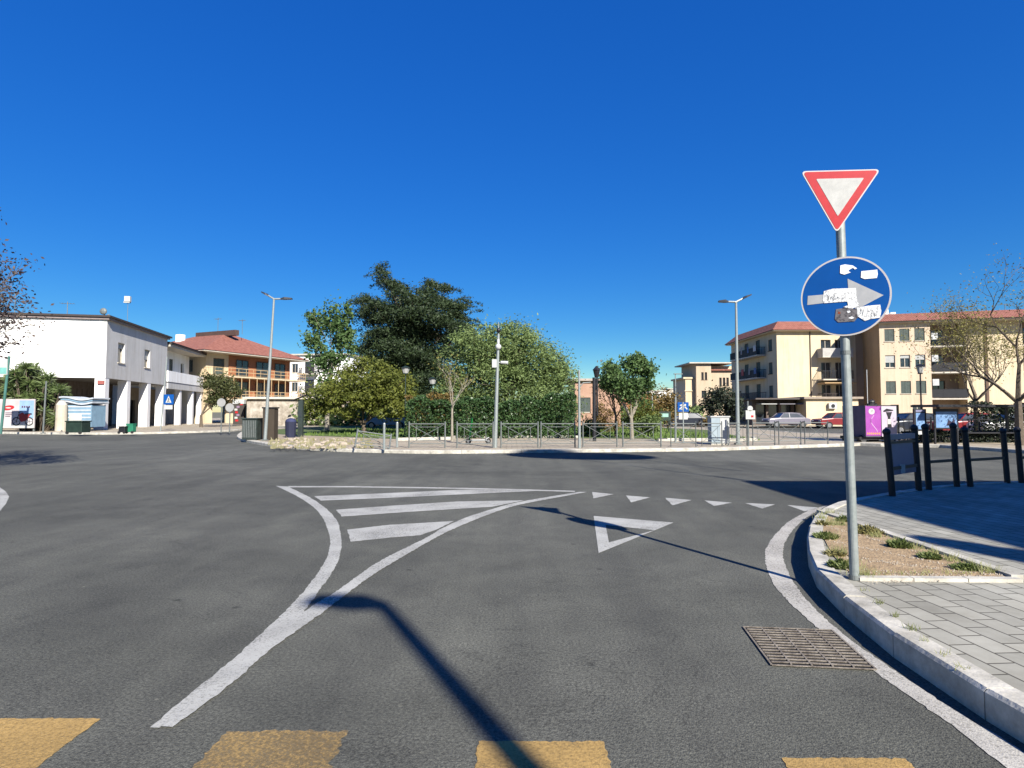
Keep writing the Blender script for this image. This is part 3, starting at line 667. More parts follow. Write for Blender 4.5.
# ground box on the lamp's base
# camera pole
pb = G(495,447.5,.12); H = AT(498.5,322,pb.y).z-.12; pt_ = AT(498.5,322,pb.y)
cp = thing('camera_pole', 'slim steel pole with two white cameras in front of the big round tree', 'camera pole', pb)
b = MB(); b.tube((0,0,-.05), (pt_.x-pb.x,0,H*.9), .085, .05, n=12); b.tube((pt_.x-pb.x,0,H*.9), (pt_.x-pb.x,0,H), .03, .012, n=6); b.build('pole', GALV, cp)
z1 = AT(498,363,pb.y).z-.12; xx = (pt_.x-pb.x)*.8
b = MB(); b.box(xx-.22,xx-.04,-.1,.1,z1-.18,z1+.14); b.build('control_box', LAMPW, cp)
b = MB(); b.tube((xx,0,z1+.02),(xx+.18,0,z1+.02),.02,n=6); b.tube((xx+.12,-.06,z1+.02),(xx+.40,-.10,z1),.06,.07,n=10); b.build('camera', LAMPW, cp)
z2 = AT(498,347,pb.y).z-.12
b = MB(); b.ball((xx+.02,-.05,z2),.12,n=12,m_=8); b.tube((xx+.02,-.02,z2),(xx+.02,-.02,z2+.3),.05,n=8); b.build('dome_camera', LAMPW, cp, smooth=True)
b = MB(); b.ball((xx+.03,-.05,z2+.65),.09,n=10,m_=6); b.build('sensor', BLACK, cp, smooth=True)

# park lanterns
def lantern(label, px, py_b, py_t, lanterncol=DKGREEN, headw=.2, Y=None, name='park_lantern', z=.12):
    pb = G(px, py_b, z) if Y is None else Vector((AT(px, py_b, Y).x, Y, z)); H = AT(px, py_t, pb.y).z-z
    t = thing(name, label, 'park lantern', pb, 0, 'old style park lanterns')
    b = MB(); b.tube((0,0,0),(0,0,.6),.07,.055,n=10); b.tube((0,0,.6),(0,0,H-.4),.04,.03,n=8); b.build('pole', lanterncol, t)
    b = MB(); b.tube((0,0,H-.42),(0,0,H-.1),headw*.45,headw*.8,n=8); b.build('glass', mat('milky lantern glass', (0.5,0.5,0.48), rough=.3), t)
    b = MB(); b.tube((0,0,H-.1),(0,0,H),headw*1.05,.03,n=8); b.build('cap', lanterncol, t); b = MB(); b.tube((0,0,H-.45),(0,0,H-.40),headw*.5,n=8); b.build('collar', lanterncol, t)
    return t
lantern('dark park lantern standing in the hedge below the cedar', 432, 436, 377, headw=.3)
lantern('dark park lantern with a pale shade, right of the yellow green bushy tree', 405, 437, 366, headw=.3)
lantern('slim dark lantern on the right in front of the three windowed block', 922.5, 446, 364, BLACK, .2, Y=27)
# tall dark lantern post in the park
pb = G(597,441,.12)
t = thing('park_lantern', 'tall dark lantern post with side bracket, right of the big round tree', 'park lantern', pb, 0, 'old style park lanterns')
H = AT(597,367,pb.y).z-.12
b = MB(); b.tube((-.12,0,0),(-.12,0,AT(597,380,pb.y).z),.09,.08,n=10); b.tube((.02,0,1.2),(.02,0,H-.4),.05,.04,n=8); b.build('pole', BLACK, t)
b = MB(); b.tube((0,0,H-.5),(0,0,H-.15),.09,.17,n=8); b.tube((0,0,H-.15),(0,0,H+.05),.2,.03,n=8); b.build('lamp_shade', BLACK, t)
b = MB(); b.bar((-.1,0,H-1.1),(.02,0,H-.6),.04,.04); b.bar((-.12,0,2.9),(.1,0,2.9),.04,.04); b.build('bracket', BLACK, t)
# plain pale post
pb = G(579.5,447.8,.12); H = AT(580,370,pb.y).z-.12
t = thing('lamp_post', 'slim pale street post with a short curved arm, right edge of the big round tree', 'lamp post', pb)
b = MB(); b.tube((0,0,-.02),(0,0,H),.06,.035,n=10); b.build('pole', GALV, t)
b = MB(); b.tube((0,0,H-.7),(.15,0,H-.5),.02,n=6); b.tube((.15,0,H-.5),(.45,0,H-.48),.02,n=6); b.build('arm', GALV, t)
# distant lamp
pb = Vector((AT(676,424,75).x,75,0)); H = AT(676,374,75).z
t = thing('street_lamp', 'thin distant street lamp with a T shaped head, left of the tan building', 'street lamp', pb, 0, 'tall street lamps with paired flat heads')
b = MB(); b.tube((0,0,0),(0,0,H),.09,.06,n=8); b.build('pole', GALV, t)
b = MB(); b.box(-.2,.9,-.12,.12,H-.05,H+.06); b.build('lamp_head', GALVD, t)

# ================================================================ PEDESTRIAN BARRIERS ROUND THE PARK
def barrier(name, label, loc, rz, W=1.55, H=.98, m=GALVD, group='pedestrian barriers along the park kerb'):
    t = thing(name, label, 'pedestrian barrier', loc, rz, group)
    for s_ in (-1,1):
        b = MB(); b.tube((s_*W/2,0,0),(s_*W/2,0,H),.032,n=8); b.ball((s_*W/2,0,H),.035,n=8,m_=4); b.build('post', m, t)
    z0, z1 = .16, H-.06
    b = MB(); b.tube((-W/2,0,z1),(W/2,0,z1),.02,n=6); b.build('rail', m, t)
    b = MB(); b.tube((-W/2,0,z0),(W/2,0,z0),.018,n=6); b.build('rail', m, t)
    b = MB(); a = W*.30; zi0, zi1 = z0+.12, z1-.12
    for p, q in (((-a,zi0),(a,zi0)),((-a,zi1),(a,zi1)),((-a,zi0),(-a,zi1)),((a,zi0),(a,zi1)),((-W/2,z1),(a,zi0+.02)),((W/2,z1),(-a,zi0+.02)),((-W/2,z0),(-a,zi0)),((W/2,z0),(a,zi0))):
        b.tube((p[0],0,p[1]),(q[0],0,q[1]),.012,n=5)
    b.build('lattice', m, t)
    return t
BL = [(409,445,447.8,'in front of the hedge, left of the bare sapling'),(457,493,447.8,'behind the green scooter, left of the camera pole'),
 (501,538,447.6,'just right of the camera pole'),(541,575,447.4,'below the right half of the big round tree'),
 (583,617,447.2,'right of the slim pale post before the pink wall'),(623,661,447.1,'left of the dark gap, in front of the leafy poplar'),
 (671,696,446.9,'in front of the blue information sign'),(702,722,446.3,'left of the pale utility cabinet'),(728,747,445.7,'in front of the pale utility cabinet'),
 (753,775,445.2,'right of the white plates, below the shaded balconies'),(779,801,444.7,'in front of the dark shop awnings'),(805,828,444.2,'in front of the cream garage annex')]
proto = None
for (a, b2_, y, where) in BL:
    p, q = G(a,y,.12), G(b2_,y,.12); c_ = (p+q)/2; rz = math.atan2(q.y-p.y, q.x-p.x)
    lab = 'grey lattice pedestrian barrier '+where
    if proto is None: proto = barrier('pedestrian_barrier', lab, c_, rz); o = proto; W0 = (q-p).length
    else: o = copy_tree(proto, c_, rz, lab)
    o.scale = ((q-p).length/1.55, 1, 1)
# toppled barrier on the left of the row and two lone posts
p = G(372,449.3,.12)
t = barrier('pedestrian_barrier', 'bent grey barrier leaning over at the left end of the row', p, R(8), W=1.25, H=.8)
t.rotation_euler = (R(-38), R(9), R(14))
for px, yb, yt, lab in ((384,450,424,'short steel post left of the gap in the barriers'),(397,447.3,423,'short steel post just before the barrier by the hedge')):
    p = G(px,yb,.12); H = AT(px,yt,p.y).z-.12
    b = MB(); b.tube((0,0,0),(0,0,H),.045,n=10); b.ball((0,0,H),.048,n=8,m_=4); o = b.build('bollard', GALV); o.location = p; tag(o, lab, 'bollard', 'steel posts at the park crossing')

# ================================================================ BLACK RAILINGS ON THE NEAR PAVEMENT
def post_pair(label, a, b2_, board=False):
    pa, pb_ = G(*a[0],.14), G(*b2_[0],.14); ta, tb_ = AT(*a[1],pa.y), AT(*b2_[1],pb_.y)
    t = thing('railing_frame' if not board else 'notice_frame', label, 'railing' if not board else 'notice board', pa, 0, 'black frames along the pavement edge')
    for p, q in ((pa,ta),(pb_,tb_)):
        b = MB(); b.tube(p-pa, q-pa, .05, .05, n=12); e = q-pa; b.ball((e.x,e.y,e.z), .062, n=12, m_=8); b.build('post', BLACK, t)
    def at(u, z): 
        f = (z-.14)/(ta.z-.14); p = pa.lerp(ta, f); g_ = pb_.lerp(tb_, f); r_ = p.lerp(g_, u); r_.z = z; return r_-pa
    if board:
        z0, z1, z2, z3 = .50, .60, .98, 1.12
        PB = mat('blue grey panel', (0.10,0.17,0.32), c2=(0.13,0.21,0.38), rough=.4, scale=2)
        b = MB(); c = [at(.12,z1),at(.88,z1),at(.88,z2),at(.12,z2)]; b.add([v+Vector((0,-.012,0)) for v in c]+[v+Vector((0,.012,0)) for v in c], [(0,1,2,3),(7,6,5,4),(0,4,5,1),(1,5,6,2),(2,6,7,3),(3,7,4,0)]); b.build('panel', PB, t)
        b = MB(); 
        for z, h in ((z1-.02,.05),(z2+.02,.04)): b.bar(at(.03,z), at(.97,z), .05, h)
        b.build('frame', BLACK, t)
        b = MB(); b.bar(at(.05,z3-.03), at(.95,z3-.03), .06, .09); b.build('top_bar', mat('pale painted bar', (0.25,0.28,0.36), rough=.4), t)
        b = MB(); b.bar(at(.08,z0+.02), at(.92,z0+.02), .03, .10); b.build('lower_bar', mat('blue bar', (0.09,0.14,0.26), rough=.4), t)
        c = at(.38, z0+.06); b = MB(); b.box(c.x-.05,c.x+.05,c.y-.04,c.y-.018,c.z-.08,c.z+.07); b.build('sticker', SWHITE, t)
    else:
        b = MB(); b.bar(at(.02,.62), at(.98,.62), .035, .05); b.build('rail', BLACK, t)
    return t
post_pair('black two post frame holding a blue grey panel, nearest the sign pole', ((892.5,496),(886.5,432)), ((919,490.5),(914,428)), True)
post_pair('black railing with two round topped posts, next right of the panel frame', ((929,489.5),(925,427)), ((957,486.5),(953,426)))
post_pair('black railing with two round topped posts, last whole one toward the right edge', ((970.5,486.5),(964.5,430)), ((1007.5,483),(1003,431)))
post_pair('black railing cut off by the right edge of the picture', ((1021.5,482.8),(1017,430)), ((1062,480.5),(1057,431)))
# ================================================================ BUILDINGS
def wall_panel(b, o, u, W, z0, z1, ops, depth=.22):
    """a wall with real openings; o = xy of its left end seen from outside, u = direction to the right, outward = (u.y,-u.x)"""
    n = (u[1], -u[0]); P = lambda x, z, d=0: (o[0]+u[0]*x-n[0]*d, o[1]+u[1]*x-n[1]*d, z)
    xs = sorted({0, W}|{x for p in ops for x in p[:2] if 0 < x < W}); zs = sorted({z0, z1}|{z for p in ops for z in p[2:4] if z0 < z < z1})
    for i in range(len(xs)-1):
        for j in range(len(zs)-1):
            cx, cz = (xs[i]+xs[i+1])/2, (zs[j]+zs[j+1])/2
            if any(p[0] < cx < p[1] and p[2] < cz < p[3] for p in ops): continue
            b.add([P(xs[i],zs[j]),P(xs[i+1],zs[j]),P(xs[i+1],zs[j+1]),P(xs[i],zs[j+1])], [(0,1,2,3)])
    for p in ops:
        a, c, e, f = p[:4]
        for q in (((a,e),(a,f)),((c,e),(c,f)),((a,e),(c,e)),((a,f),(c,f))):
            b.add([P(*q[0]),P(*q[1]),P(*q[1],depth),P(*q[0],depth)], [(0,1,2,3)])
    return b
def tbox(b, o, u, x0, x1, d0, d1, z0, z1):      # box in wall space; d = distance outward
    n = (u[1], -u[0]); c = []
    for z in (z0, z1):
        for x, d in ((x0,d0),(x1,d0),(x1,d1),(x0,d1)): c.append((o[0]+u[0]*x+n[0]*d, o[1]+u[1]*x+n[1]*d, z))
    b.add(c, [(0,3,2,1),(4,5,6,7),(0,1,5,4),(1,2,6,5),(2,3,7,6),(3,0,4,7)])
def window(parent, o, u, p, depth=.22, style='plain', fm=None, rnd=random.Random(3)):
    x0, x1, z0, z1 = p[:4]; fm = fm or TRIM; t = .06
    b = MB()
    for q in ((x0,x0+t,z0,z1),(x1-t,x1,z0,z1),(x0+t,x1-t,z0,z0+t),(x0+t,x1-t,z1-t,z1)): tbox(b,o,u,q[0],q[1],-depth+.01,-depth+.07,q[2],q[3])
    xm = (x0+x1)/2; tbox(b,o,u,xm-.03,xm+.03,-depth+.01,-depth+.06,z0+t,z1-t)
    if z1-z0 < 2.0: tbox(b,o,u,x0-.06,x1+.06,.003,.07,z0-.07,z0-.003)
    w_ = b.build('window', fm, parent)
    b = MB(); n = (u[1],-u[0]); d = depth-.008
    b.add([(o[0]+u[0]*x-n[0]*d, o[1]+u[1]*x-n[1]*d, z) for x, z in ((x0,z0),(x1,z0),(x1,z1),(x0,z1))], [(0,1,2,3)]); b.build('pane', GLASS, w_)
    if style == 'blind':
        h = (z1-z0)*rnd.choice((.3,.45,.6)); b = MB()
        k = int(h/.09)
        for i in range(k): tbox(b,o,u,x0+.03,x1-.03,-depth+.075,-depth+.10,z1-(i+1)*.09+.006,z1-i*.09-.003)
        b.build('blind', SHUTW, w_)
    if style == 'shutter':
        b = MB()
        for a, c in ((x0+.02,xm-.01),(xm+.01,x1-.02)):
            for i in range(int((z1-z0)/.11)): tbox(b,o,u,a+.05,c-.05,-.10,-.075,z0+.02+i*.11,z0+.10+i*.11)
            for q in ((a,a+.05),(c-.05,c)): tbox(b,o,u,q[0],q[1],-.115,-.06,z0+.01,z1-.01)
        b.build('shutter', SHUT, w_)
    return w_
def hip(b, x0, x1, y0, y1, z, h, ov=.5, ridge='x', inset=None):
    x0 -= ov; x1 += ov; y0 -= ov; y1 += ov; ins = inset if inset is not None else (y1-y0)/2 if ridge == 'x' else (x1-x0)/2
    if ridge == 'x': r = [(x0+ins,(y0+y1)/2,z+h),(x1-ins,(y0+y1)/2,z+h)]
    else: r = [((x0+x1)/2,y0+ins,z+h),((x0+x1)/2,y1-ins,z+h)]
    v = [(x0,y0,z),(x1,y0,z),(x1,y1,z),(x0,y1,z)]+r
    f = [(0,1,5,4),(1,2,5),(2,3,4,5),(3,0,4)] if ridge == 'x' else [(0,1,4),(1,2,5,4),(2,3,5),(3,0,4,5)]
    b.add(v, f+[(3,2,1,0)])
def balcony(parent, o, u, x0, x1, z, out=1.2, rail='bars', sm=None, rm=None):
    b = MB(); tbox(b,o,u,x0,x1,.003,out,z-.16,z); bo = b.build('balcony', sm or TRIM, parent)
    b = MB()
    if rail == 'solid':
        tbox(b,o,u,x0,x1,out-.08,out-.003,z+.003,z+.95); tbox(b,o,u,x0,x0+.08,.003,out-.09,z+.003,z+.95); tbox(b,o,u,x1-.08,x1,.003,out-.09,z+.003,z+.95)
    else:
        tbox(b,o,u,x0,x1,out-.06,out-.01,z+.92,z+.98); tbox(b,o,u,x0,x1,out-.05,out-.02,z+.08,z+.12)
        n = int((x1-x0)/(.16 if rail == 'bars' else 1.1))
        for i in range(n+1):
            x = x0+(x1-x0-.04)*i/n; tbox(b,o,u,x,x+.035,out-.05,out-.02,z,z+.92)
        for xx in (x0, x1-.04):
            tbox(b,o,u,xx,xx+.04,.003,out-.06,z+.92,z+.98)
            for i in range(5): tbox(b,o,u,xx,xx+.03,.1+i*(out-.15)/5,.13+i*(out-.15)/5,z,z+.92)
        if rail == 'panel': tbox(b,o,u,x0+.02,x1-.02,out-.035,out-.028,z+.12,z+.92)
        if rail == 'ledge': tbox(b,o,u,x0+.02,x1-.02,out-.05,out-.02,z+.48,z+.55)
    b.build('railing', rm or BLACK, bo); return bo
def antenna(parent, x, y, z, h=1.8):
    b = MB(); b.tube((x,y,z),(x,y,z+h),.03,n=5)
    for k in range(6): b.bar((x-.5+.2*k,y-.28+.02*k,z+h*.92),(x-.5+.2*k,y+.28-.02*k,z+h*.92),.02,.02)
    b.bar((x-.55,y,z+h*.92),(x+.55,y,z+h*.92),.025,.025); b.build('antenna', GALVD, parent)

# ---- white corner building on an arcade ------------------------------------
X_ = (1,0); Y_ = (0,1)
rz1 = math.atan2(.204,.979)
C1 = Vector((-31.9,47,0.12)); H1 = 8.8
wb = thing('arcade_building', 'white two storey corner building with shade-greyed side wall over an open pillared arcade', 'building', C1, rz1)
z2 = 4.05
b = MB()
wall_panel(b, (-18,0), X_, 18, z2, H1, [])                       # left-facing front, blank
b.build('wall', WHITEW, wb)
ops = [(2.1,3.4,5.45,7.1),(7.6,8.9,5.45,7.1)]
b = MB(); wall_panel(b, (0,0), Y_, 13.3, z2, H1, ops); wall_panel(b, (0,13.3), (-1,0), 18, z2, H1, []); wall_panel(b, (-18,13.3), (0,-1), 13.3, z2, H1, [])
b.build('side_wall', SHADEGREYW, wb)
for p in ops: window(wb, (0,0), Y_, p, .3, 'blind', TRIM)
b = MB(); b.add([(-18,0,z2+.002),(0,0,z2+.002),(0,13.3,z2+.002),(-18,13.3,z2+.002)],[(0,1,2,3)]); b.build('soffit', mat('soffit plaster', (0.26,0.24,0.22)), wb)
b = MB(); b.box(-18.2,.35,-.35,13.6,H1+.003,H1+.16); b.build('roof', DKTRIM, wb)
b = MB(); b.box(-18.1,.22,-.22,13.4,H1-.16,H1-.002); b.build('cornice', mat('mauve cornice', (0.34,0.28,0.27)), wb)
PILM = mat('white pillar plaster', (0.70,0.69,0.68), c2=(0.76,0.755,0.75), scale=1.4)
for y in (0.0,4.1,8.6,12.6):
    b = MB(); b.box(-.75,-.02,y+.02,y+.72,-.1,z2-.004); b.build('pillar', PILM, wb)
b = MB(); b.box(-12.5,-12,.02,.6,-.1,z2-.004); b.build('pillar', PILM, wb)
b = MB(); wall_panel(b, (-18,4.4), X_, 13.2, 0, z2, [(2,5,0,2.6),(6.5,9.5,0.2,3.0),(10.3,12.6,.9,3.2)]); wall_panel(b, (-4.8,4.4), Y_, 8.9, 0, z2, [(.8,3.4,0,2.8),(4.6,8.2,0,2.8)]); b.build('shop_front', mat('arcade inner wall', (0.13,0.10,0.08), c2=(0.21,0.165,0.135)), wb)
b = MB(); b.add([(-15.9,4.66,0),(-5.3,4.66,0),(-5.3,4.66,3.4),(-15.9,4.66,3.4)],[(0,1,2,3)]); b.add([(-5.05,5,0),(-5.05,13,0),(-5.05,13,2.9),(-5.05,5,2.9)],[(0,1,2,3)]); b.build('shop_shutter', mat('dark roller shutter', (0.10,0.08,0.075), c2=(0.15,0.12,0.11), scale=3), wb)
b = MB(); 
for k in range(9): b.bar((-4.6,5+k*.9,.05),(-4.6,5+k*.9,3.4),.03,.03)
for k in range(3): b.bar((-4.6,4.9,.5+k*1.1),(-4.6,13,.5+k*1.1),.03,.03)
b.build('grille', DKTRIM, wb)
antenna(wb, -8.5, 4, H1+.15, 2.4); antenna(wb, -5.6, 6, H1+.15, 2.0)
b = MB(); b.tube((-1.2,2.4,H1+.16),(-1.2,2.4,H1+.9),.05,n=6); b.ball((-1.25,2.3,H1+.85),.28,.12,.28); b.ball((-.9,2.4,H1+.5),.14); b.build('roof_vent', GALVD, wb)
b = MB(); b.tube((0.2,3.2,H1+.16),(0.2,3.2,H1+2.3),.018,n=5); b.build('mast', GALVD, wb)
b = MB(); b.box(-.02,.42,3.0,3.3,H1+1.85,H1+2.3); b.box(-.08,.38,3.05,3.3,H1+1.75,H1+1.852); b.build('mast_box', LAMPW, wb)
b = MB(); b.box(-.5,-.05,-.12,-.003,3.55,3.85); b.build('wall_lamp', mat('dusty red', (0.4,0.12,0.1)), wb)

# ---- second white house with balcony ----------------------------------------
def L1(x, y, z=0): c, s_ = math.cos(rz1), math.sin(rz1); return Vector((C1.x+x*c-y*s_, C1.y+x*s_+y*c, .12+z))
w2 = thing('white_house', 'white house with a long roofed balcony between the arcade building and orange block', 'building', L1(0,13.35), rz1)
L2 = 12.2
ops = [(1.2,2.6,4.75,7.2),(5.5,6.7,4.75,7.2),(9.2,10.4,5.3,7.0)]
b = MB(); wall_panel(b, (-1.6,0.02), Y_, L2, 3.9, 8.2, ops); wall_panel(b,(-14,.02),X_,12.4,3.9,8.2,[]); wall_panel(b,(-1.6,L2+.02),(-1,0),12.4,0,8.2,[]); b.build('wall', WHITEW, w2)
for p in ops[:2]: window(w2, (-1.6,.02), Y_, p, .25, 'shutter', DKTRIM)
window(w2, (-1.6,.02), Y_, ops[2], .25, 'plain', TRIM)
balcony(w2, (-1.6,.02), Y_, .1, L2-.3, 4.6, 1.7, 'solid', WHITEW, WHITEW)
b = MB(); b.box(-14,.35,.02,L2+.4,8.203,8.42); b.build('roof', DKTRIM, w2)
b = MB(); hip(b, -14, .2, .2, L2, 8.43, 1.1, .2, 'y'); b.build('roof_tiles', ROOFT, w2)
b = MB(); b.box(-14,.25,.06,L2+.25,7.98,8.2); b.build('cornice', TRIM, w2)
b = MB(); b.box(-.35,.05,.3,L2,3.75,4.4); b.build('awning_box', SHADEGREYW, w2)
for y in (4.2,8.4,11.6): b = MB(); b.box(-.55,-.05,y,y+.55,-.1,3.75); b.build('pillar', PILM, w2)
b = MB(); wall_panel(b, (-4,.05), Y_, L2, 0, 3.9, [(.6,3.2,0,2.6),(4.5,7,0,2.6),(8.4,11,.9,2.4)]); b.build('shop_front', mat('arcade cream wall', (0.34,0.26,0.17)), w2)
b = MB(); b.add([(-4.3,.1,0),(-4.3,L2,0),(-4.3,L2,2.8),(-4.3,.1,2.8)],[(0,1,2,3)]); b.build('shop_shutter', GLASS, w2)
b = MB(); b.box(-7,-6.4,5,5.6,8.4,10.2); b.build('chimney', WHITEW, w2)

# ---- orange block with balconies -------------------------------------------------
PA = Vector((-36.8,72,.1)); rz3 = math.atan2(-.409,.912)
ob = thing('orange_apartment_block', 'orange and cream apartment block with long pale balconies and a red hipped roof', 'building', PA, rz3)
L3 = 13.4
b = MB(); wall_panel(b, (0,0), Y_, L3, 0, 8.7, [(1,2.6,5.85,8.0),(1,3,0,2.4),(5,8,0,2.4)]); b.build('wall', CREAMW, ob)
b = MB(); wall_panel(b, (-13,0), X_, 13, 0, 8.7, [(3,4.2,6.3,7.8),(9.5,10.7,6.3,7.8),(9.5,10.7,3.4,4.9),(3,4.2,3.4,4.9)]); b.build('side_wall', CREAMW, ob); b = MB(); wall_panel(b,(0,L3),(-1,0),13,0,8.7,[]); b.build('rear_wall', CREAMW, ob)
for p in ((3,4.2,6.3,7.8),(9.5,10.7,6.3,7.8),(9.5,10.7,3.4,4.9),(3,4.2,3.4,4.9)): window(ob, (-13,0), X_, p, .2, 'shutter')
window(ob, (0,0), Y_, (1,2.6,5.85,8.0), .2, 'shutter', TERRA)
b = MB(); tbox(b,(0,0),Y_,3.2,L3-.02,.003,.12,5.82,8.66); tbox(b,(0,0),Y_,3.2,L3-.02,.003,.12,3.1,5.62); b.build('terracotta_cladding', TERRA, ob)
for z in (5.8,3.05):
    for x, wd in ((4.2,1.9),(7.4,2.2),(10.6,1.8)):
        window(ob, (.125,0), Y_, (x,x+wd,z+.05,z+2.2), -.02, 'plain', DKTRIM)
CRAIL = mat('cream balcony rail', (0.66,0.47,0.25), scale=3)
for z in (5.8,3.05): balcony(ob, (0,0), Y_, -.3, L3+1.2, z, 1.9, 'ledge', CREAMW, CRAIL)
b = MB()
for k in range(11): tbox(b,(0,0),Y_,1.2+k*1.2,1.26+k*1.2,1.82,1.88,3.05,5.64)
b.build('balcony_post', CRAIL, ob)
b = MB(); hip(b, -13, 0, 0, L3, 8.72, 3.3, 1.9, 'x', 6.5); b.build('roof', ROOFT, ob)
b = MB(); b.box(-14.8,1.8,-1.8,L3+1.8,8.55,8.7); b.build('eaves', TRIM, ob)
b = MB(); b.box(-9,-1.6,5.5,6.1,11.4,12.1); b.build('roof_light', mat('dark roof band', (0.10,0.06,0.05)), ob)
b = MB(); b.box(-9.6,-8.8,3,3.8,9.5,11.6); b.build('chimney', WHITEW, ob)
antenna(ob, -6, 6.5, 11.9, 2.2); antenna(ob, -1.5, 6.5, 11.6, 2.0)

# ---- generic slab block ------------------------------------------------------------
def block(name, label, loc, rz, W, D, H, wm, ops, roof='flat', style='plain', rm=None, sides=(), h=1.2, fm=None, oside=()):
    t = thing(name, label, 'building', loc, rz)
    b = MB(); wall_panel(b,(0,0),X_,W,0,H,ops,.2); wall_panel(b,(0,D),(0,-1),D,0,H,list(sides),.2); wall_panel(b,(W,0),Y_,D,0,H,list(oside),.2); wall_panel(b,(W,D),(-1,0),W,0,H,[]); b.build('wall', wm, t)
    for i, p in enumerate(ops): window(t,(0,0),X_,p,.2,style if isinstance(style,str) else style[i%len(style)],fm)
    for p in sides: window(t,(0,D),(0,-1),p,.2,'shutter',fm)
    for p in oside: window(t,(W,0),Y_,p,.2,'shutter',fm)
    b = MB()
    if roof == 'flat': b.box(-.35,W+.35,-.35,D+.35,H+.003,H+.22)
    else: hip(b,0,W,0,D,H+.13,h,.6,'x' if W > D else 'y')
    b.build('roof', rm or (TRIM if roof == 'flat' else ROOFT), t)
    if roof != 'flat': b = MB(); b.box(-.5,W+.5,-.5,D+.5,H+.003,H+.12); b.build('eaves', TRIM, t)
    return t
# white block behind
x0 = AT(272,400,100).x
ops = [(x,x+1.1,z,z+1.5) for x in (1.2,3.4,9.6) for z in (1.6,4.8,7.9)]
t = block('apartment_block', 'pale grey white apartment block behind, left of the poplar, with small balconies', (x0,100,.1), R(-8), 13, 9, 10.8, WHITEW, ops)
for z in (4.6,7.7): balcony(t,(0,0),X_,5.2,8.2,z,1.2,'bars',TRIM,DKTRIM); window(t,(0,0),X_,(5.8,7.4,z+.02,z+2.1),-.02,'plain',DKTRIM)
# low brick-pink building in the park
x0 = AT(575,400,58).x
t = block('low_house', 'low brick pink house half hidden behind the bushes right of the round tree', (x0,58,.1), 0, 4.4, 7, 4.4, PINKW, [(.5,1.5,1.4,2.8)], 'flat', 'shutter', mat('pale flat roof edge', (0.5,0.42,0.36)))
# low buildings filling behind the left trees
t = block('low_house', 'low cream outbuilding behind the yellow green bushy tree', (-19.5,66,.1), R(4), 9, 6, 3.4, mat('sandy plaster', (0.50,0.42,0.32)), [(1,2.2,1.1,2.4),(4,5.6,.1,2.3),(6.8,8,1.1,2.4)], 'flat', 'plain')
t = block('low_house', 'low weathered stone wall house left of the park behind the tall lamp', (-26.5,60,.1), R(12), 7.5, 6, 2.7, mat('stained stone wall', (0.22,0.18,0.13), c2=(0.66,0.60,0.52), scale=1.6, detail=9), [(4.8,5.8,0,2.0)], 'flat', 'shutter')

# ---- tan building right of centre --------------------------------------------------
TANB = mat('tan facade', (0.58,0.46,0.32), c2=(0.66,0.53,0.38), scale=.5)
x0 = AT(696.5,400,104).x
tt = thing('tan_building', 'tan building with a taller flat roofed stair tower behind the dark round tree', 'building', (x0,104,.1))
tw = 2.6
b = MB(); o1 = [(.9,1.3,7.0,8.3),(1.5,1.9,7.0,8.3),(.9,1.7,3.9,5.1)]
wall_panel(b,(0,0),X_,tw,0,9.8,o1); wall_panel(b,(0,9),(0,-1),9,0,9.8,[]); wall_panel(b,(tw,0),Y_,9,0,9.8,[]); b.build('tower_wall', TANB, tt)
for p in o1: window(tt,(0,0),X_,p,.2,'plain',DKTRIM)
b = MB(); b.box(-1.3,tw+4,-.6,9,9.805,10.0); b.build('tower_roof', TRIM, tt)
o2 = [(x+k*.62,x+k*.62+.42,6.0,7.4) for x in (1.6,4.5,7.4) for k in range(3)]+[(x,x+1.2,2.8,4.3) for x in (1.6,4.5,7.4)]
b = MB(); wall_panel(b,(tw+.01,.6),X_,10,0,8.6,o2); b.build('wall', TANB, tt)
for p in o2: window(tt,(tw+.01,.6),X_,p,.2,'plain',DKTRIM)
b = MB(); b.box(tw+.02,tw+10.5,.1,9,8.605,8.85); b.build('roof', ROOFT, tt)
b = MB(); b.box(tw+.02,tw+7,1.5,8,8.86,9.5); b.build('attic', CREAMW, tt)
b = MB(); b.box(-1.6,-.02,1,9,0,7.2); b.box(-2.0,-.02,.8,9.1,7.203,7.5); b.box(-1.75,-.02,.85,.998,5.0,5.2); b.build('side_wing', CREAMW, tt)
# far town on the rise behind
for i, (px0, px1, py, Y, wm, lab) in enumerate(((649,668,391,210,WHITEW,'distant white flat roofed block on the skyline, left one of the pair'),(668,692,389,230,TRIM,'distant pale stepped block on the skyline beside the tan building'),(655,690,398,180,PEACHW,'distant low peach row of houses below the skyline blocks'))):
    a = AT(px0,py,Y); c = AT(px1,py,Y); W = c.x-a.x; H = a.z
    ops = [(x,x+1.5,z,z+1.6) for x in np.arange(1,W-2,3.1) for z in (H-3,H-6)]
    t = block('distant_house', lab, (a.x,Y,0), 0, W, 8, H, wm, [tuple(map(float,p)) for p in ops], 'flat', 'plain')
t = block('distant_house', 'distant reddish house seen behind the bushes left of the blue information sign', (AT(600,400,150).x,150,0), 0, 12, 8, 6.2, TERRA, [], 'flat')

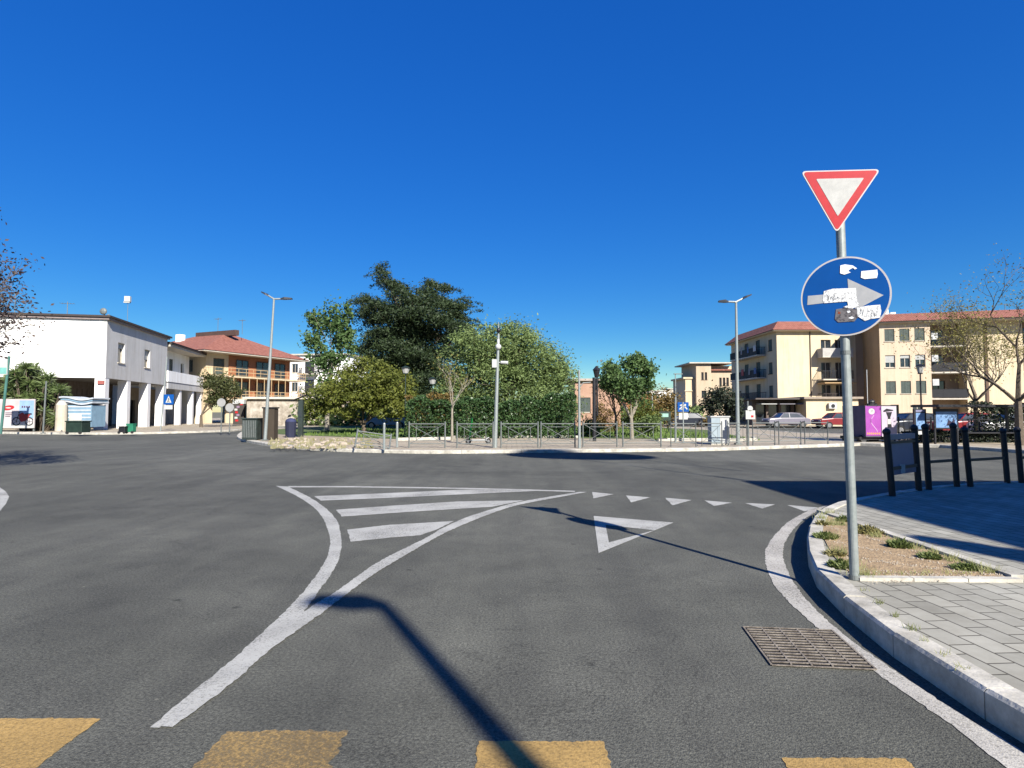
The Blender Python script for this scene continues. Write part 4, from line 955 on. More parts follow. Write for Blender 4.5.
# ---- cream apartment house with balconies (long block seen end-on) ------------------------
AX = 31.9; AY = 72; HA = 11.1
ab = thing('cream_apartment_house', 'cream four storey apartment house with plain end wall and balconies on its shaded side', 'building', (AX,AY,.1))
DA = 15
sops = []
for z in (8.6,5.75,2.9):
    sops += [(DA-2.4,DA-1.3,z+.35,z+1.75)]
    sops += [(DA-6.2,DA-4.9,z+.05,z+2.1),(DA-10,DA-8.7,z+.05,z+2.1)]
b = MB(); wall_panel(b,(0,DA),(0,-1),DA,0,HA,sops,.22); wall_panel(b,(0,0),X_,16,0,HA,[(7.0,8.0,z,z+2.1) for z in (8.0,5.3,2.6)]+[(5.3,6.5,z,z+2.1) for z in (8.0,5.3,2.6)],.22); wall_panel(b,(16,DA),(-1,0),16,0,HA,[]); b.build('wall', CREAMW, ab)
for p in sops: window(ab,(0,DA),(0,-1),p,.22,'shutter',DKTRIM)
for z in (8.0,5.3,2.6):
    window(ab,(0,0),X_,(5.3,6.5,z,z+2.1),.22,'plain',TRIM); window(ab,(0,0),X_,(7.0,8.0,z,z+2.1),.22,'plain',TRIM)
for z in (8.62,5.77): balcony(ab,(0,DA),(0,-1),2.6,DA-3.2,z,1.15,'panel',TRIM,mat('dark balcony panel',(0.03,0.04,0.045)))
balcony(ab,(0,DA),(0,-1),2.6,DA-3.2,2.92,1.15,'bars',TRIM,DKTRIM)
balcony(ab,(0,0),X_,4.8,8.4,8.0,1.4,'solid',TRIM,mat('pale grey balcony', (0.50,0.48,0.45)))
balcony(ab,(0,0),X_,4.8,8.4,5.3,1.4,'bars',TRIM,BLACK)
balcony(ab,(0,0),X_,4.8,8.4,2.62,1.4,'bars',TRIM,DKTRIM)
b = MB(); b.box(4.7,8.5,-1.9,-.05,4.75,4.87); b.build('awning', mat('ochre awning',(0.5,0.33,0.17)), ab)
b = MB(); o4 = [(-.75,-.75,HA+.13),(16.75,-.75,HA+.13),(16.75,DA+.75,HA+.13),(-.75,DA+.75,HA+.13)]; i4 = [(.55,.9,HA+1.35),(15,.9,HA+1.35),(15,DA-.9,HA+1.35),(.55,DA-.9,HA+1.35)]
b.add(o4+i4, [(0,1,5,4),(1,2,6,5),(2,3,7,6),(3,0,4,7),(4,5,6,7)]); b.build('roof', ROOFT, ab)
b = MB(); b.box(-.6,16.6,-.6,DA+.6,HA+.003,HA+.12); b.build('eaves', CREAMW, ab)
b = MB(); b.tube((4.0,-.06,0),(4.0,-.06,HA),.06,n=6); b.build('downpipe', DKTRIM, ab)
rnd = random.Random(8)
# things on its balconies: laundry, boxes
LCOL = [mat('white laundry',(0.7,0.7,0.7)), mat('blue laundry',(0.12,0.2,0.4)), mat('grey laundry',(0.35,0.35,0.37)), mat('red laundry',(0.45,0.1,0.1))]
for z in (8.62,5.77):
    for k in range(4):
        y = 3.5+k*2.0+rnd.uniform(-.3,.3); b = MB(); b.box(-1.20,-1.17,y,y+rnd.uniform(.4,.8),z+.45,z+1.25+rnd.uniform(-.1,.3)); o = b.build('laundry', LCOL[(k+int(z))%4], ab)
# low garage annex with air conditioner and dark shop row in front
b = MB()
t = block('garage_annex', 'single storey cream annex with a white air conditioner in front of the apartment house', (AT(806,400,62).x,62,.1), 0, 5.4, 9.5, 2.75, CREAMW, [], 'flat', 'plain', mat('annex roof', (0.38,0.31,0.24)))
b = MB(); b.box(2.2,3.0,-.35,-.003,1.75,2.3); b.build('air_conditioner', LAMPW, t); b = MB(); b.tube((2.6,-.36,2.02),(2.6,-.37,2.02),.2,n=14); b.build('fan_grille', BLACK, t)
xs0, xs1 = AT(752,400,64).x, AT(806,400,64).x
t = thing('shop_row', 'dark single storey row of shops under a flat canopy, below the apartment balconies', 'shops', (xs0,64,.1))
WS = xs1-xs0-.1
b = MB(); wall_panel(b,(0,0),X_,WS,0,2.7,[(.4+1.35*k,1.5+1.35*k,.1,2.2) for k in range(4)],.3); wall_panel(b,(0,8),(0,-1),8,0,2.7,[]); b.build('wall', mat('shop wall', (0.16,0.12,0.10)), t)
b = MB(); b.add([(0,.32,0),(WS,.32,0),(WS,.32,2.4),(0,.32,2.4)],[(0,1,2,3)]); b.build('shop_window', GLASS, t)
b = MB(); b.box(-.3,WS,-1.7,8,2.703,2.85); b.build('roof', mat('canopy roof', (0.12,0.10,0.09)), t)
for k in range(3): b = MB(); b.box(.4+k*1.9,2.0+k*1.9,-1.5,-.1,2.2,2.28); b.build('awning', (SWHITE,mat('grey awning',(0.25,0.24,0.27)),mat('blue awning',(0.06,0.08,0.2)))[k], t)

# ---- long peach apartment block on the right ---------------------------------------------
BO = Vector((40.6,66,.1)); rzB = R(-15)
pb_ = thing('peach_apartment_block', 'long peach apartment block with red tile roof, three rows of windows and dark balconies', 'building', BO, rzB)
HB = 11.15
w3 = [(x,x+.98,z-.68,z+.68) for x in (.5,1.95,3.4) for z in (9.85,6.95,4.1)]
b = MB(); wall_panel(b,(0,0),X_,4.9,0,HB,w3+[(.9,1.7,.1,2.2),(3.0,4.0,.9,2.2)],.2); b.build('front_wall', PEACHW, pb_)
for p in w3:
    window(pb_,(0,0),X_,p,.2,'blind' if 6 < p[2] < 7 else 'shutter' if p[2] > 3 else 'plain', TRIM)
window(pb_,(0,0),X_,(3.0,4.0,.9,2.2),.2,'plain',TRIM); window(pb_,(0,0),X_,(.9,1.7,.1,2.2),.2,'plain',DKTRIM)
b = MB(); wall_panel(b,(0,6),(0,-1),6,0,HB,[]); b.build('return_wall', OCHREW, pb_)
# recess on the left with windows
w4 = [(2.2,3.6,z-.65,z+.65) for z in (9.85,6.95,4.1)]
b = MB(); wall_panel(b,(-5.2,6),X_,5.2,0,HB,w4,.2); wall_panel(b,(-5.2,16),(0,-1),10,0,HB,[]); b.build('recess_wall', PEACHSHADEW, pb_)
for p in w4: window(pb_,(-5.2,6),X_,p,.2,'shutter',DKTRIM)
# right of the front: recess with balconies, then a blank sunny wall and another recess
w5 = [(1.2,2.4,z-1.0,z+.9) for z in (9.7,6.85,4.0)]
b = MB(); wall_panel(b,(4.9,3),X_,3.7,0,HB,w5,.2); wall_panel(b,(4.9,0),Y_,3,0,HB,[]); b.build('recess_wall', PEACHSHADEW, pb_)
for p in w5: window(pb_,(4.9,3),X_,p,.2,'plain',DKTRIM)
for z in (8.6,5.75,2.9): balcony(pb_,(4.9,3),X_,.05,3.6,z,2.6,'panel' if z < 8 else 'bars',TRIM,BLACK)
b = MB(); wall_panel(b,(8.6,1.0),X_,5.2,0,HB,[],.2); wall_panel(b,(8.6,3),(0,-1),2,0,HB,[]); wall_panel(b,(13.8,1),Y_,2,0,HB,[]); b.build('wall', CREAMW, pb_)
w6 = [(1.0,2.2,z-1.0,z+.9) for z in (9.7,6.85,4.0)]+[(4.4,5.4,z-.7,z+.7) for z in (9.85,6.95,4.1)]
b = MB(); wall_panel(b,(13.8,3),X_,14,0,HB,w6,.2); b.build('recess_wall', PEACHSHADEW, pb_)
for p in w6: window(pb_,(13.8,3),X_,p,.2,'plain',DKTRIM)
for z in (8.6,5.75,2.9): balcony(pb_,(13.8,3),X_,.05,3.6,z,1.6,'bars',TRIM,BLACK)
b = MB(); tbox(b,(8.6,1.0),X_,1.7,1.95,.003,.12,0,HB); b.build('downpipe', mat('brown pipe',(0.16,0.10,0.07)), pb_)
b = MB(); b.box(-.4,28.2,-.5,16,HB+.003,HB+.13); b.box(-5.6,-.402,5.5,16,HB+.003,HB+.13); b.build('eaves', TRIM, pb_)
b = MB(); b.add([(-.6,-.75,HB+.14),(28.4,-.75,HB+.14),(28.4,1.9,HB+1.3),(-.6,1.9,HB+1.3),(-.6,16,HB+1.3),(28.4,16,HB+1.3)],[(0,1,2,3),(3,2,5,4)]); b.add([(-5.9,5.3,HB+.14),(-.602,5.3,HB+.14),(-.602,8,HB+1.3),(-5.9,8,HB+1.3)],[(0,1,2,3)]); b.add([(-.6,-.75,HB+.14),(-.6,1.9,HB+1.3),(-.6,16,HB+1.3),(-.6,16,HB+.14)],[(0,1,2,3)]); b.build('roof', ROOFT, pb_)
b = MB(); b.box(1.2,1.9,3,3.8,HB+1.2,HB+2.0); b.box(2.2,2.7,3.2,3.8,HB+1.2,HB+1.7); b.build('chimney', WHITEW, pb_)
for k in range(5): antenna(pb_, 7.5+k*3.1, 4, HB+1.2, 1.1)
for z in (9.6,7.2,4.6): b = MB(); b.box(5.0,5.6,-.02,.3,z-.35,z+.35); b.build('air_conditioner', LAMPW, pb_)

# ---- off to the right behind the camera: the building whose shade lies on the junction ----
t = thing('corner_building', 'plain cream corner building outside the picture whose shade falls on the junction', 'building', (10.4,2.4,.14))
b = MB(); wall_panel(b,(0,0),(0,-1),14,0,8,[]) ; 
b = MB(); b.box(0,22,-26,0,0,7.75); b.build('wall', CREAMW, t)
b = MB(); b.box(-.1,22.1,-26.1,.1,7.753,7.9); b.build('roof', TRIM, t)
# thin mast on the roof
b = MB(); b.tube((.35,-.3,7.9),(.35,-.3,9.0),.03,n=6); b.build('mast', GALVD, t)
# added oval shadow panel on thin legs (outside the picture; it casts the long oval shade by the far kerb)
t = thing('shadow_panel', 'added oval shadow panel on thin legs over the corner building, outside the picture', 'shadow caster', (11.5,2.2,8.04))
b = MB(); b.plate([(2.35*math.cos(-a)*1.0, 5.9+1.35*math.sin(-a)) for a in np.linspace(0,2*math.pi,40,endpoint=False)], -.05, .05); b.build('panel', SWHITE, t)
for s_ in (-1,1): b = MB(); b.tube((s_*.9,0,0),(s_*.9,0,4.8),.03,n=6); b.build('leg', GALVD, t)

# ================================================================ TREES
LF_CEDAR = leafmat('cedar needles', (0.010,0.022,0.010), (0.055,0.085,0.030), 0.12)
LF_POP = leafmat('poplar leaves', (0.045,0.095,0.028), (0.15,0.24,0.08), 0.35)
LF_BUSH = leafmat('yellow green leaves', (0.07,0.095,0.016), (0.22,0.24,0.045), 0.3)
LF_OLIVE = leafmat('grey green leaves', (0.075,0.12,0.035), (0.28,0.37,0.13), 0.3)
LF_HEDGE = leafmat('hedge leaves', (0.015,0.045,0.015), (0.09,0.16,0.055), 0.15, .4)
LF_DARK = leafmat('dark leaves', (0.010,0.016,0.010), (0.035,0.05,0.025), 0.1)
LF_SMALL = leafmat('small tree leaves', (0.035,0.05,0.015), (0.13,0.14,0.05), 0.25)
LF_YUC = leafmat('yucca blades', (0.035,0.07,0.02), (0.18,0.23,0.08), 0.15, .45)
LF_BARE = leafmat('sparse spring leaves', (0.14,0.13,0.03), (0.34,0.30,0.09), 0.35)
LF_PURP = leafmat('purple brown leaves', (0.045,0.03,0.035), (0.16,0.115,0.095), 0.3)
LF_RUST = leafmat('rusty shrub leaves', (0.12,0.075,0.02), (0.24,0.17,0.05), 0.25)

# poplar left
Y = 43
crown_tree('poplar_tree','loose bright green poplar with an open crown, left of the dark cedar',(AT(327,430,Y).x,Y,.12),
 plobes(Y,[(330,322,20,22,0,1.6),(345,340,14,20,.6,1.2),(316,345,13,16,-.5,1.1),(330,362,22,16,0,1.6),(312,318,8,12,0,.8),(349,316,7,14,.3,.8),(328,385,14,14,0,1.2)]),
 .21, LF_POP, BARKP, .16, 900, 11, clumps=18, aspect=.7, spread=.23, shell=.3)
# cedar: layered plates on sweeping limbs
def cedar():
    Y = 47; rng = np.random.default_rng(5); rnd = random.Random(5)
    base = Vector((AT(412,430,Y).x, Y, .12)); t = thing('cedar_tree','tall dark cedar with layered drooping limbs and two pointed tops','tree',base)
    tb = MB(); top = AT(412,300,Y)-base
    tb.tube((0,0,-.1),(0.1,0,5),.38,.28,n=10,cap=False); tb.tube((.1,0,5),top,.28,.1,n=8,cap=False)
    tb2 = AT(386,277,Y)-base; tb.tube((-.6,0,8.0),tb2,.07,.02,n=6,cap=False); tb3 = AT(428,284,Y)-base; tb.tube((.3,0,8.6),tb3,.12,.03,n=6,cap=False)
    cb = MB()
    # (px,py, half width px, half height px, tilt px)
    plates = [(380,268,7,2.5,3),(385,276,9,3,3),(391,284,11,4,3),(398,292,14,5,2),(429,286,9,3,-1),(427,293,13,4,0),(442,290,8,3,-2),(408,300,22,5,1),(440,301,22,5,-1),
      (362,298,12,3,4),(374,304,16,4,4),(391,309,22,5,3),(425,311,28,6,0),(452,308,14,4,-3),(460,314,12,4,-3),(380,319,18,5,3),(406,322,26,6,1),(445,322,27,6,-1),(463,326,9,4,-3),
      (376,331,16,4,-3),(398,334,24,6,1),(430,335,28,6,0),(460,336,16,6,-2),(372,343,14,4,-3),(390,347,22,6,0),(420,349,28,6,0),(450,350,20,6,0),(372,357,12,4,-2),(392,361,22,6,0),(424,363,28,6,0),
      (384,374,18,5,0),(410,377,26,6,0),(438,378,22,6,0),(398,390,22,6,0),(424,392,26,6,0),(440,404,20,6,0),(412,405,22,6,0),(366,350,8,3,-2),(463,303,7,2.5,-2),(366,313,8,3,2)]
    for px, py, rx, ry, tl in plates:
        for rep in range(4):
            dy = rnd.uniform(-1,1)*min(3.6, .9+rx*.12); y = Y+dy; c = AT(px+rnd.uniform(-4,4), py+rnd.uniform(-4,4), y); s_ = y/F
            c = c-base; n = int(rx*ry*6.0); side_ = (-1 if px < 412 else 1)*rnd.uniform(.15,.6)
            u = np.clip(rng.normal(size=(n,3))*np.array([.44,.42,.40]),-1.1,1.1)
            P = np.empty((n,3)); P[:,0] = c.x+u[:,0]*rx*s_; P[:,1] = c.y+u[:,1]*(1.0+rx*.03)
            P[:,2] = c.z+u[:,2]*ry*s_*1.25-np.abs(u[:,0]*rx*s_)*.22-u[:,0]*rx*s_*side_*.35
            leaves(cb, P, .25, rng, .28, .35)
            if rep == 0: tb.tube((c.x*.45,0,max(1.5,c.z-2.4)),(c.x,c.y,c.z-.3),.05,.012,n=5,cap=False)
    for k in range(70):        # needle masses deep inside
        a = rng.uniform(0,6.28); h = rng.uniform(2.0,9.0); rr = rng.uniform(.3,1)*(3.6-.28*h); c = np.array([rr*math.cos(a)-.2, rr*math.sin(a), h])
        n = 330; leaves(cb, c+rng.normal(size=(n,3))*np.array([.75,.75,.42]), .25, rng, .28, .3)
    for k in range(46):        # sprays that stick out of the outline
        px, py, rx, ry, tl = plates[int(rng.integers(0,len(plates)))]; sg_ = -1 if px < 412 else 1; y = Y+rng.uniform(-1,1); s_ = y/F
        c = AT(px+sg_*rx*.8, py-ry*.3, y)-base; n = 90; q = rng.uniform(0,1,n)
        P = np.stack([c.x+sg_*q*1.1+rng.normal(size=n)*.06, c.y+rng.normal(size=n)*.12, c.z+q*rng.uniform(-.1,.55)-q*q*.35+rng.normal(size=n)*.07],1); leaves(cb, P, .2, rng, .28, .2)
    # ragged drooping tips along the outline
    tb.build('trunk', BARK, t); cb.build('crown', LF_CEDAR, t)
cedar()
# yellow green bushy tree, left of the cedar trunk
Y = 38
crown_tree('bushy_tree','wide yellow green bushy tree in front of the cedar, over the lawn',(AT(365,433,Y).x,Y,.12),
 plobes(Y,[(362,382,34,20,0,2.2),(395,388,22,18,.4,1.8),(330,395,24,14,-.3,1.8),(316,408,15,13,0,1.3),(352,402,26,16,-.8,1.8),(385,405,28,15,-.5,1.8),(408,402,12,14,.3,1.2),(370,365,18,8,0,1.4)]),
 .19, LF_BUSH, BARK, .14, 2600, 21, clumps=26, aspect=.5, spread=.20, droop=.1, top=1.2)
# big round grey green tree
Y = 37
crown_tree('round_tree','very large round grey green tree behind the hedge at the centre',(AT(512,436,Y).x,Y,.12),
 plobes(Y,[(500,352,42,30,0,3),(535,370,34,32,.5,2.6),(470,362,28,26,-.3,2.2),(515,335,24,14,0,1.8),(480,340,24,15,0,1.8),(552,392,26,28,.2,2.2),(560,412,22,20,-.6,1.8),(510,385,40,26,-1.4,2),(455,385,20,22,-.4,1.6),(540,405,30,24,-1.6,1.6),(500,330,14,8,0,1.2),(566,380,14,20,0,1.6),(480,405,30,20,-.6,1.6),(460,388,24,20,.8,1.6),(500,372,40,30,1.2,2),(552,365,20,20,.2,1.6),(520,350,30,24,-1.2,1.6),(470,345,20,16,-.8,1.4)]),
 .16, LF_OLIVE, BARK, .3, 3700, 31, clumps=34, aspect=.42, spread=.19, top=1.6)
# hedge
def hedge(name, label, x0, x1, y0, y1, h, m, seed, n, leaf=.13, cat='hedge'):
    rng = np.random.default_rng(seed); c = Vector(((x0+x1)/2,(y0+y1)/2,.12)); b = MB(); wx, wy = (x1-x0)/2,(y1-y0)/2
    P = rng.uniform(-1,1,size=(n,3)); k = rng.integers(0,3,n)
    P[k==0,1] = np.sign(P[k==0,1])*rng.uniform(.75,1.08,size=(k==0).sum()); P[k==1,2] = rng.uniform(.75,1.05,size=(k==1).sum())
    P *= np.array([wx,wy,h/2]); P[:,2] += h/2; P[:,2] *= 1+.07*np.sin(P[:,0]*2.1)+.05*np.sin(P[:,0]*5.3+1)
    leaves(b, P, leaf, rng, .6)
    t = thing(name, label, cat, c); b.build('foliage', m, t)
    s_ = MB()
    for i in range(int((x1-x0)/.7)):
        x = -wx+.35+i*.7; s_.tube((x,0,-.05),(x+rng.uniform(-.1,.1),rng.uniform(-.2,.2),h*.8),.03,.01,n=5,cap=False)
    s_.build('stem', BARK, t); return t
ya = 31.5
hedge('hedge','dense glossy green hedge with rusty tips behind the barriers',AT(405,430,ya).x,AT(520,430,ya).x,ya,ya+1.6,2.0,LF_HEDGE,3,15000)
hedge('hedge','darker hedge section right of the camera pole under the round tree',AT(521,430,ya).x,AT(577,430,ya).x,ya+.2,ya+1.8,2.2,LF_HEDGE,4,8000)
hedge('hedge','reddish brown strip of new growth on top of the hedge',AT(404,430,ya).x,AT(452,430,ya).x,ya+.3,ya+1.3,2.25,LF_RUST,14,1400)
# bare sapling
def bare_tree(name, label, base, H, r, m, depth, seed, lm=None, nleaf=0, leaf=.1, L=None, spread=.7, kids=3, trunk=.45, lean=(0,0), group=None, n=7, shrink=.68, spr=.5, up=.15):
    rnd = random.Random(seed); t = thing(name, label, 'tree', base, 0, group); b = MB(); tips = []
    p = Vector((lean[0]*trunk, lean[1]*trunk, H*trunk)); b.tube((0,0,-.1),p,r*1.2,r*.8,n=n+2,cap=False)
    L = L or H*.34
    for k in range(kids+2):
        a = 6.28*k/(kids+2)+rnd.uniform(-.4,.4)
        q = p*rnd.uniform(.8,1)
        branch(b, rnd, q, Vector((math.cos(a)*spread,math.sin(a)*spread,1)), L, r*.5, depth, tips, spread, kids, .3, n, up, shrink)
    branch(b, rnd, p, Vector((lean[0]*.1,lean[1]*.1,1)), L*1.25, r*.7, depth, tips, spread, kids, .22, n, up, shrink)
    b.build('trunk', m, t)
    if lm and nleaf:
        rng = np.random.default_rng(seed); T = np.array([list(x) for x in tips]); i = rng.integers(0,len(T),nleaf)
        c = MB(); leaves(c, T[i]+rng.normal(size=(nleaf,3))*spr*.4, leaf, rng, .5); c.build('crown', lm, t)
    return t
Y = 28.5
bare_tree('sapling','slender nearly bare sapling with a pale stem in front of the hedge',(AT(452,438,Y).x,Y,.12),AT(452,372,Y).z,.055,BARKP,2,6,LF_BARE,260,.11,L=.9,spread=.6,kids=2,trunk=.52)
# leafy tree right of centre with pale trunk
Y = 31
crown_tree('poplar_tree','leafy bright green young poplar with a pale trunk, right of the lantern post',(AT(632,441,Y).x,Y,.12),
 plobes(Y,[(612,372,13,12,0,.9),(634,366,15,12,.2,1),(647,370,9,13,0,.8),(628,385,19,10,-.3,1),(640,360,8,8,0,.6),(606,385,9,9,0,.6),(632,392,18,12,.2,1),(618,380,12,10,-.4,.8),(644,384,10,10,.3,.8)]),
 .15, LF_POP, BARKP, .10, 850, 41, clumps=16, aspect=.7, spread=.25, top=1.9, shell=.3)
Y = 33
bare_tree('bare_tree','thin brown branched tree, almost leafless, below the leafy poplar',(AT(616,440,Y).x,Y,.12),AT(620,385,Y).z,.07,BARK,3,9,LF_RUST,500,.13,L=1.0,spread=.8,trunk=.4)
def bush(label, px, py, rx, ry, Y, m, n, seed, leaf=.14, name='bush', rd=None):
    L = plobes(Y,[(px,py,rx,ry,0,rd or rx*Y/F*.8),(px-rx*.45,py+ry*.25,rx*.55,ry*.7,.3,rx*Y/F*.5),(px+rx*.5,py+ry*.2,rx*.5,ry*.75,-.3,rx*Y/F*.5)])
    return crown_tree(name, label, (AT(px,436,Y).x,Y,.12), L, leaf, m, BARK, .05, n, seed, cat='bush', clumps=14, spread=.24, top=.5)
bush('yellow green shrub behind the pale trunk of the young poplar',643,415,20,15,36,LF_BUSH,1500,51)
bush('rusty brown shrub mass left of the blue information sign',655,407,26,17,46,LF_RUST,1600,52,.2)
bush('mid green bush beside the blue information sign',648,424,14,8,34,LF_OLIVE,900,53)
bush('low reddish brown bush right of the lantern post',606,418,14,16,40,LF_RUST,700,54)
bush('dark green low bush at the foot of the brick pink wall',590,430,10,9,34,LF_OLIVE,700,55)
bush('low brown hedge before the tan building wall',712,425,12,8,60,LF_RUST,700,56,.2)
bush('low olive bush at the left foot of the tan building',693,420,10,6,70,LF_OLIVE,500,57,.25)
Y = 62
crown_tree('dark_tree','dark almost black round tree in front of the tan building',(AT(719,428,Y).x,Y,.1),
 plobes(Y,[(721,398,15,12,0,2),(711,407,10,11,0,1.5),(731,408,11,12,0,1.5)]), .28, LF_DARK, BARK, .16, 1500, 61, clumps=18, top=1.6)
# background greenery behind the park
rng = np.random.default_rng(77); b = MB()
for px0, px1, py, Y, n in ((300,440,411,62,3500),(575,700,410,70,3500),(420,600,409,75,3000)):
    for k in range(n):
        px = px0+(px1-px0)*rng.uniform(); h = abs(math.sin(px*.11))*3+abs(math.sin(px*.043+1))*3
        top = AT(px,py-h,Y).z; C = np.array([[AT(px,400,Y).x, Y+rng.normal()*1.2, rng.uniform(.1,1)*top]]); leaves(b, C, .5, rng, .5)
o = b.build('far_shrubs', LF_OLIVE); o['kind'] = 'stuff'; o['label'] = 'distant belt of shrubs closing the park at the back'
# grass tufts on the lawn
rng = np.random.default_rng(8); b = MB(); n = 9000
gx_ = rng.uniform(-13,12.2,n); gy_ = rng.uniform(29.2,48,n)
keep = ~(((gx_ < -3.1) & (gy_ < 31.5+(-gx_-3)*.25)) | ((gx_ > -3.3) & (gx_ < 7) & (gy_ < 33)) | ((gx_ < -9.5)&(gy_<35)))
for x, y in zip(gx_[keep], gy_[keep]):
    h = rng.uniform(.06,.2); a = rng.uniform(0,6.28); s_ = .05; dx, dy = math.cos(a)*s_, math.sin(a)*s_
    b.add([(x-dx,y-dy,.12),(x+dx,y+dy,.12),(x+rng.normal()*.04,y,.12+h)], [(0,1,2)])
o = b.build('grass', leafmat('grass blades',(0.06,0.12,0.02),(0.22,0.32,0.08),.3)); o['kind'] = 'stuff'; o['label'] = 'sunlit green grass on the park lawn'
rng = np.random.default_rng(9); b = MB()
for k in range(900):
    px = 268+104*rng.uniform(); py = rng.uniform(439,449)
    if math.sin(px*.21)+math.sin(px*.53+py)+math.sin(py*1.7) < .1: continue
    y = G(px, py, .12); h = rng.uniform(.04,.16)*(1 if rng.uniform() < .85 else 1.8); s_ = rng.uniform(.02,.07)
    x0 = y.x; y0 = y.y; b.add([(x0-s_,y0,.12),(x0+s_,y0,.12),(x0+rng.normal()*.06,y0,.12+h)], [(0,1,2)])
o = b.build('dry_grass', leafmat('dry grass blades',(0.20,0.19,0.08),(0.46,0.42,0.26),.3)); o['kind'] = 'stuff'; o['label'] = 'dry straw coloured grass along the park edge left of the barriers'
# rubble and dusty stones at the left end of the park
rnd = random.Random(31)
b = MB()
for k in range(120):
    px = rnd.uniform(272,366); y = G(px, rnd.uniform(438.5,448.6), .12); s_ = rnd.uniform(.03,.13)*(1 if rnd.random() < .8 else 1.7)
    b.ball((y.x,y.y,.12+s_*.15), s_, s_*rnd.uniform(.6,1), s_*rnd.uniform(.35,.7), n=6, m_=4)
o = b.build('rubble', mat('rubble stone', (0.34,0.28,0.22), c2=(0.56,0.48,0.38), scale=2)); o['kind'] = 'stuff'; o['label'] = 'scattered rubble and stones at the left end of the park'
# small street tree in front of the orange block
Y = 55
crown_tree('street_tree','small round street tree with dark olive crown before the orange block',(AT(201,432,Y).x,Y,.12),
 plobes(Y,[(222,385,12,11,0,1.2),(209,381,9,9,0,1),(232,394,9,9,0,1),(219,397,12,9,.3,1.2)]), .22, LF_SMALL, BARK, .14, 1300, 71, clumps=16, top=2.0)
# yucca clump
def yucca():
    rng = np.random.default_rng(12); Y = 44.2; base = Vector((AT(36,432,Y).x, Y, .12)); t = thing('yucca_plant','large clump of spiky yucca rosettes in front of the white blank wall','plant',base)
    b = MB(); s_ = MB(); H = AT(36,355,Y).z
    for k in range(120):
        px = rng.uniform(6,62); 
        topy = 358+abs(px-32)**1.7*.075; py = rng.uniform(topy+4, 424 if px > 36 else 404); y = Y+rng.uniform(-1.2,1.2); c = AT(px,py,y)-base
        s_.tube((c.x*.5,c.y*.5,0),(c.x,c.y,c.z),.05,.03,n=5,cap=False)
        for i in range(46):
            d = Vector(rng.normal(size=3)); d.z = d.z*.6+.35; d.normalize(); L = rng.uniform(.45,.85); sd_ = d.cross(Vector(rng.normal(size=3))).normalized()*.035
            tip = c+d*L; tip.z -= .12*L; m_ = c+d*L*.55
            b.add([c-sd_*.7, c+sd_*.7, m_+sd_, tip, m_-sd_], [(0,1,2,4),(4,2,3)])
    s_.build('stem', BARK, t); b.build('foliage', LF_YUC, t)
yucca()
# big plane tree at the right edge, thinly leafed
Y = 25
bare_tree('plane_tree','tall thinly leafed plane tree with long bare branches at the right edge',(AT(1020,448,Y).x,Y,.12),6.3,.15,BARK,4,23,LF_BARE,5200,.085,L=1.75,spread=1.0,kids=2,trunk=.30,n=5,shrink=.72,spr=.75,up=.1)
Y = 32
bare_tree('plane_tree','smaller bare plane tree with yellowish buds before the sunny peach wall',(AT(977,445,Y).x,Y,.12),6.6,.12,BARK,4,29,LF_BARE,4800,.10,L=1.7,spread=.95,kids=2,trunk=.34,n=4,shrink=.72,spr=.8)
# tree at the left edge
Y = 13.2
t = bare_tree('plum_tree','purple brown leafed tree reaching in from the left edge',(-13.4,Y,.0),6.0,.12,BARK,3,15,LF_PURP,9000,.085,L=1.75,spread=1.05,kids=3,trunk=.36,n=5,shrink=.68,spr=.34)
# cypress outside the picture
rng = np.random.default_rng(2); b = MB(); n = 9000; z = rng.uniform(.3,1,n)**.8*6.9; r = .62*np.sqrt(np.clip(1-(z/6.95)**1.6,0,1)); a = rng.uniform(0,6.28,n)
leaves(b, np.stack([r*np.cos(a)*rng.uniform(.7,1,n), r*np.sin(a)*rng.uniform(.7,1,n), z],1), .22, rng, .5)
t = thing('cypress_tree','narrow cypress on the near pavement outside the picture','tree',(9.0,-2.6,.14)); b.build('crown', LF_CEDAR, t); b = MB(); b.tube((0,0,-.05),(0,0,6.4),.12,.03,n=8); b.build('trunk', BARK, t)

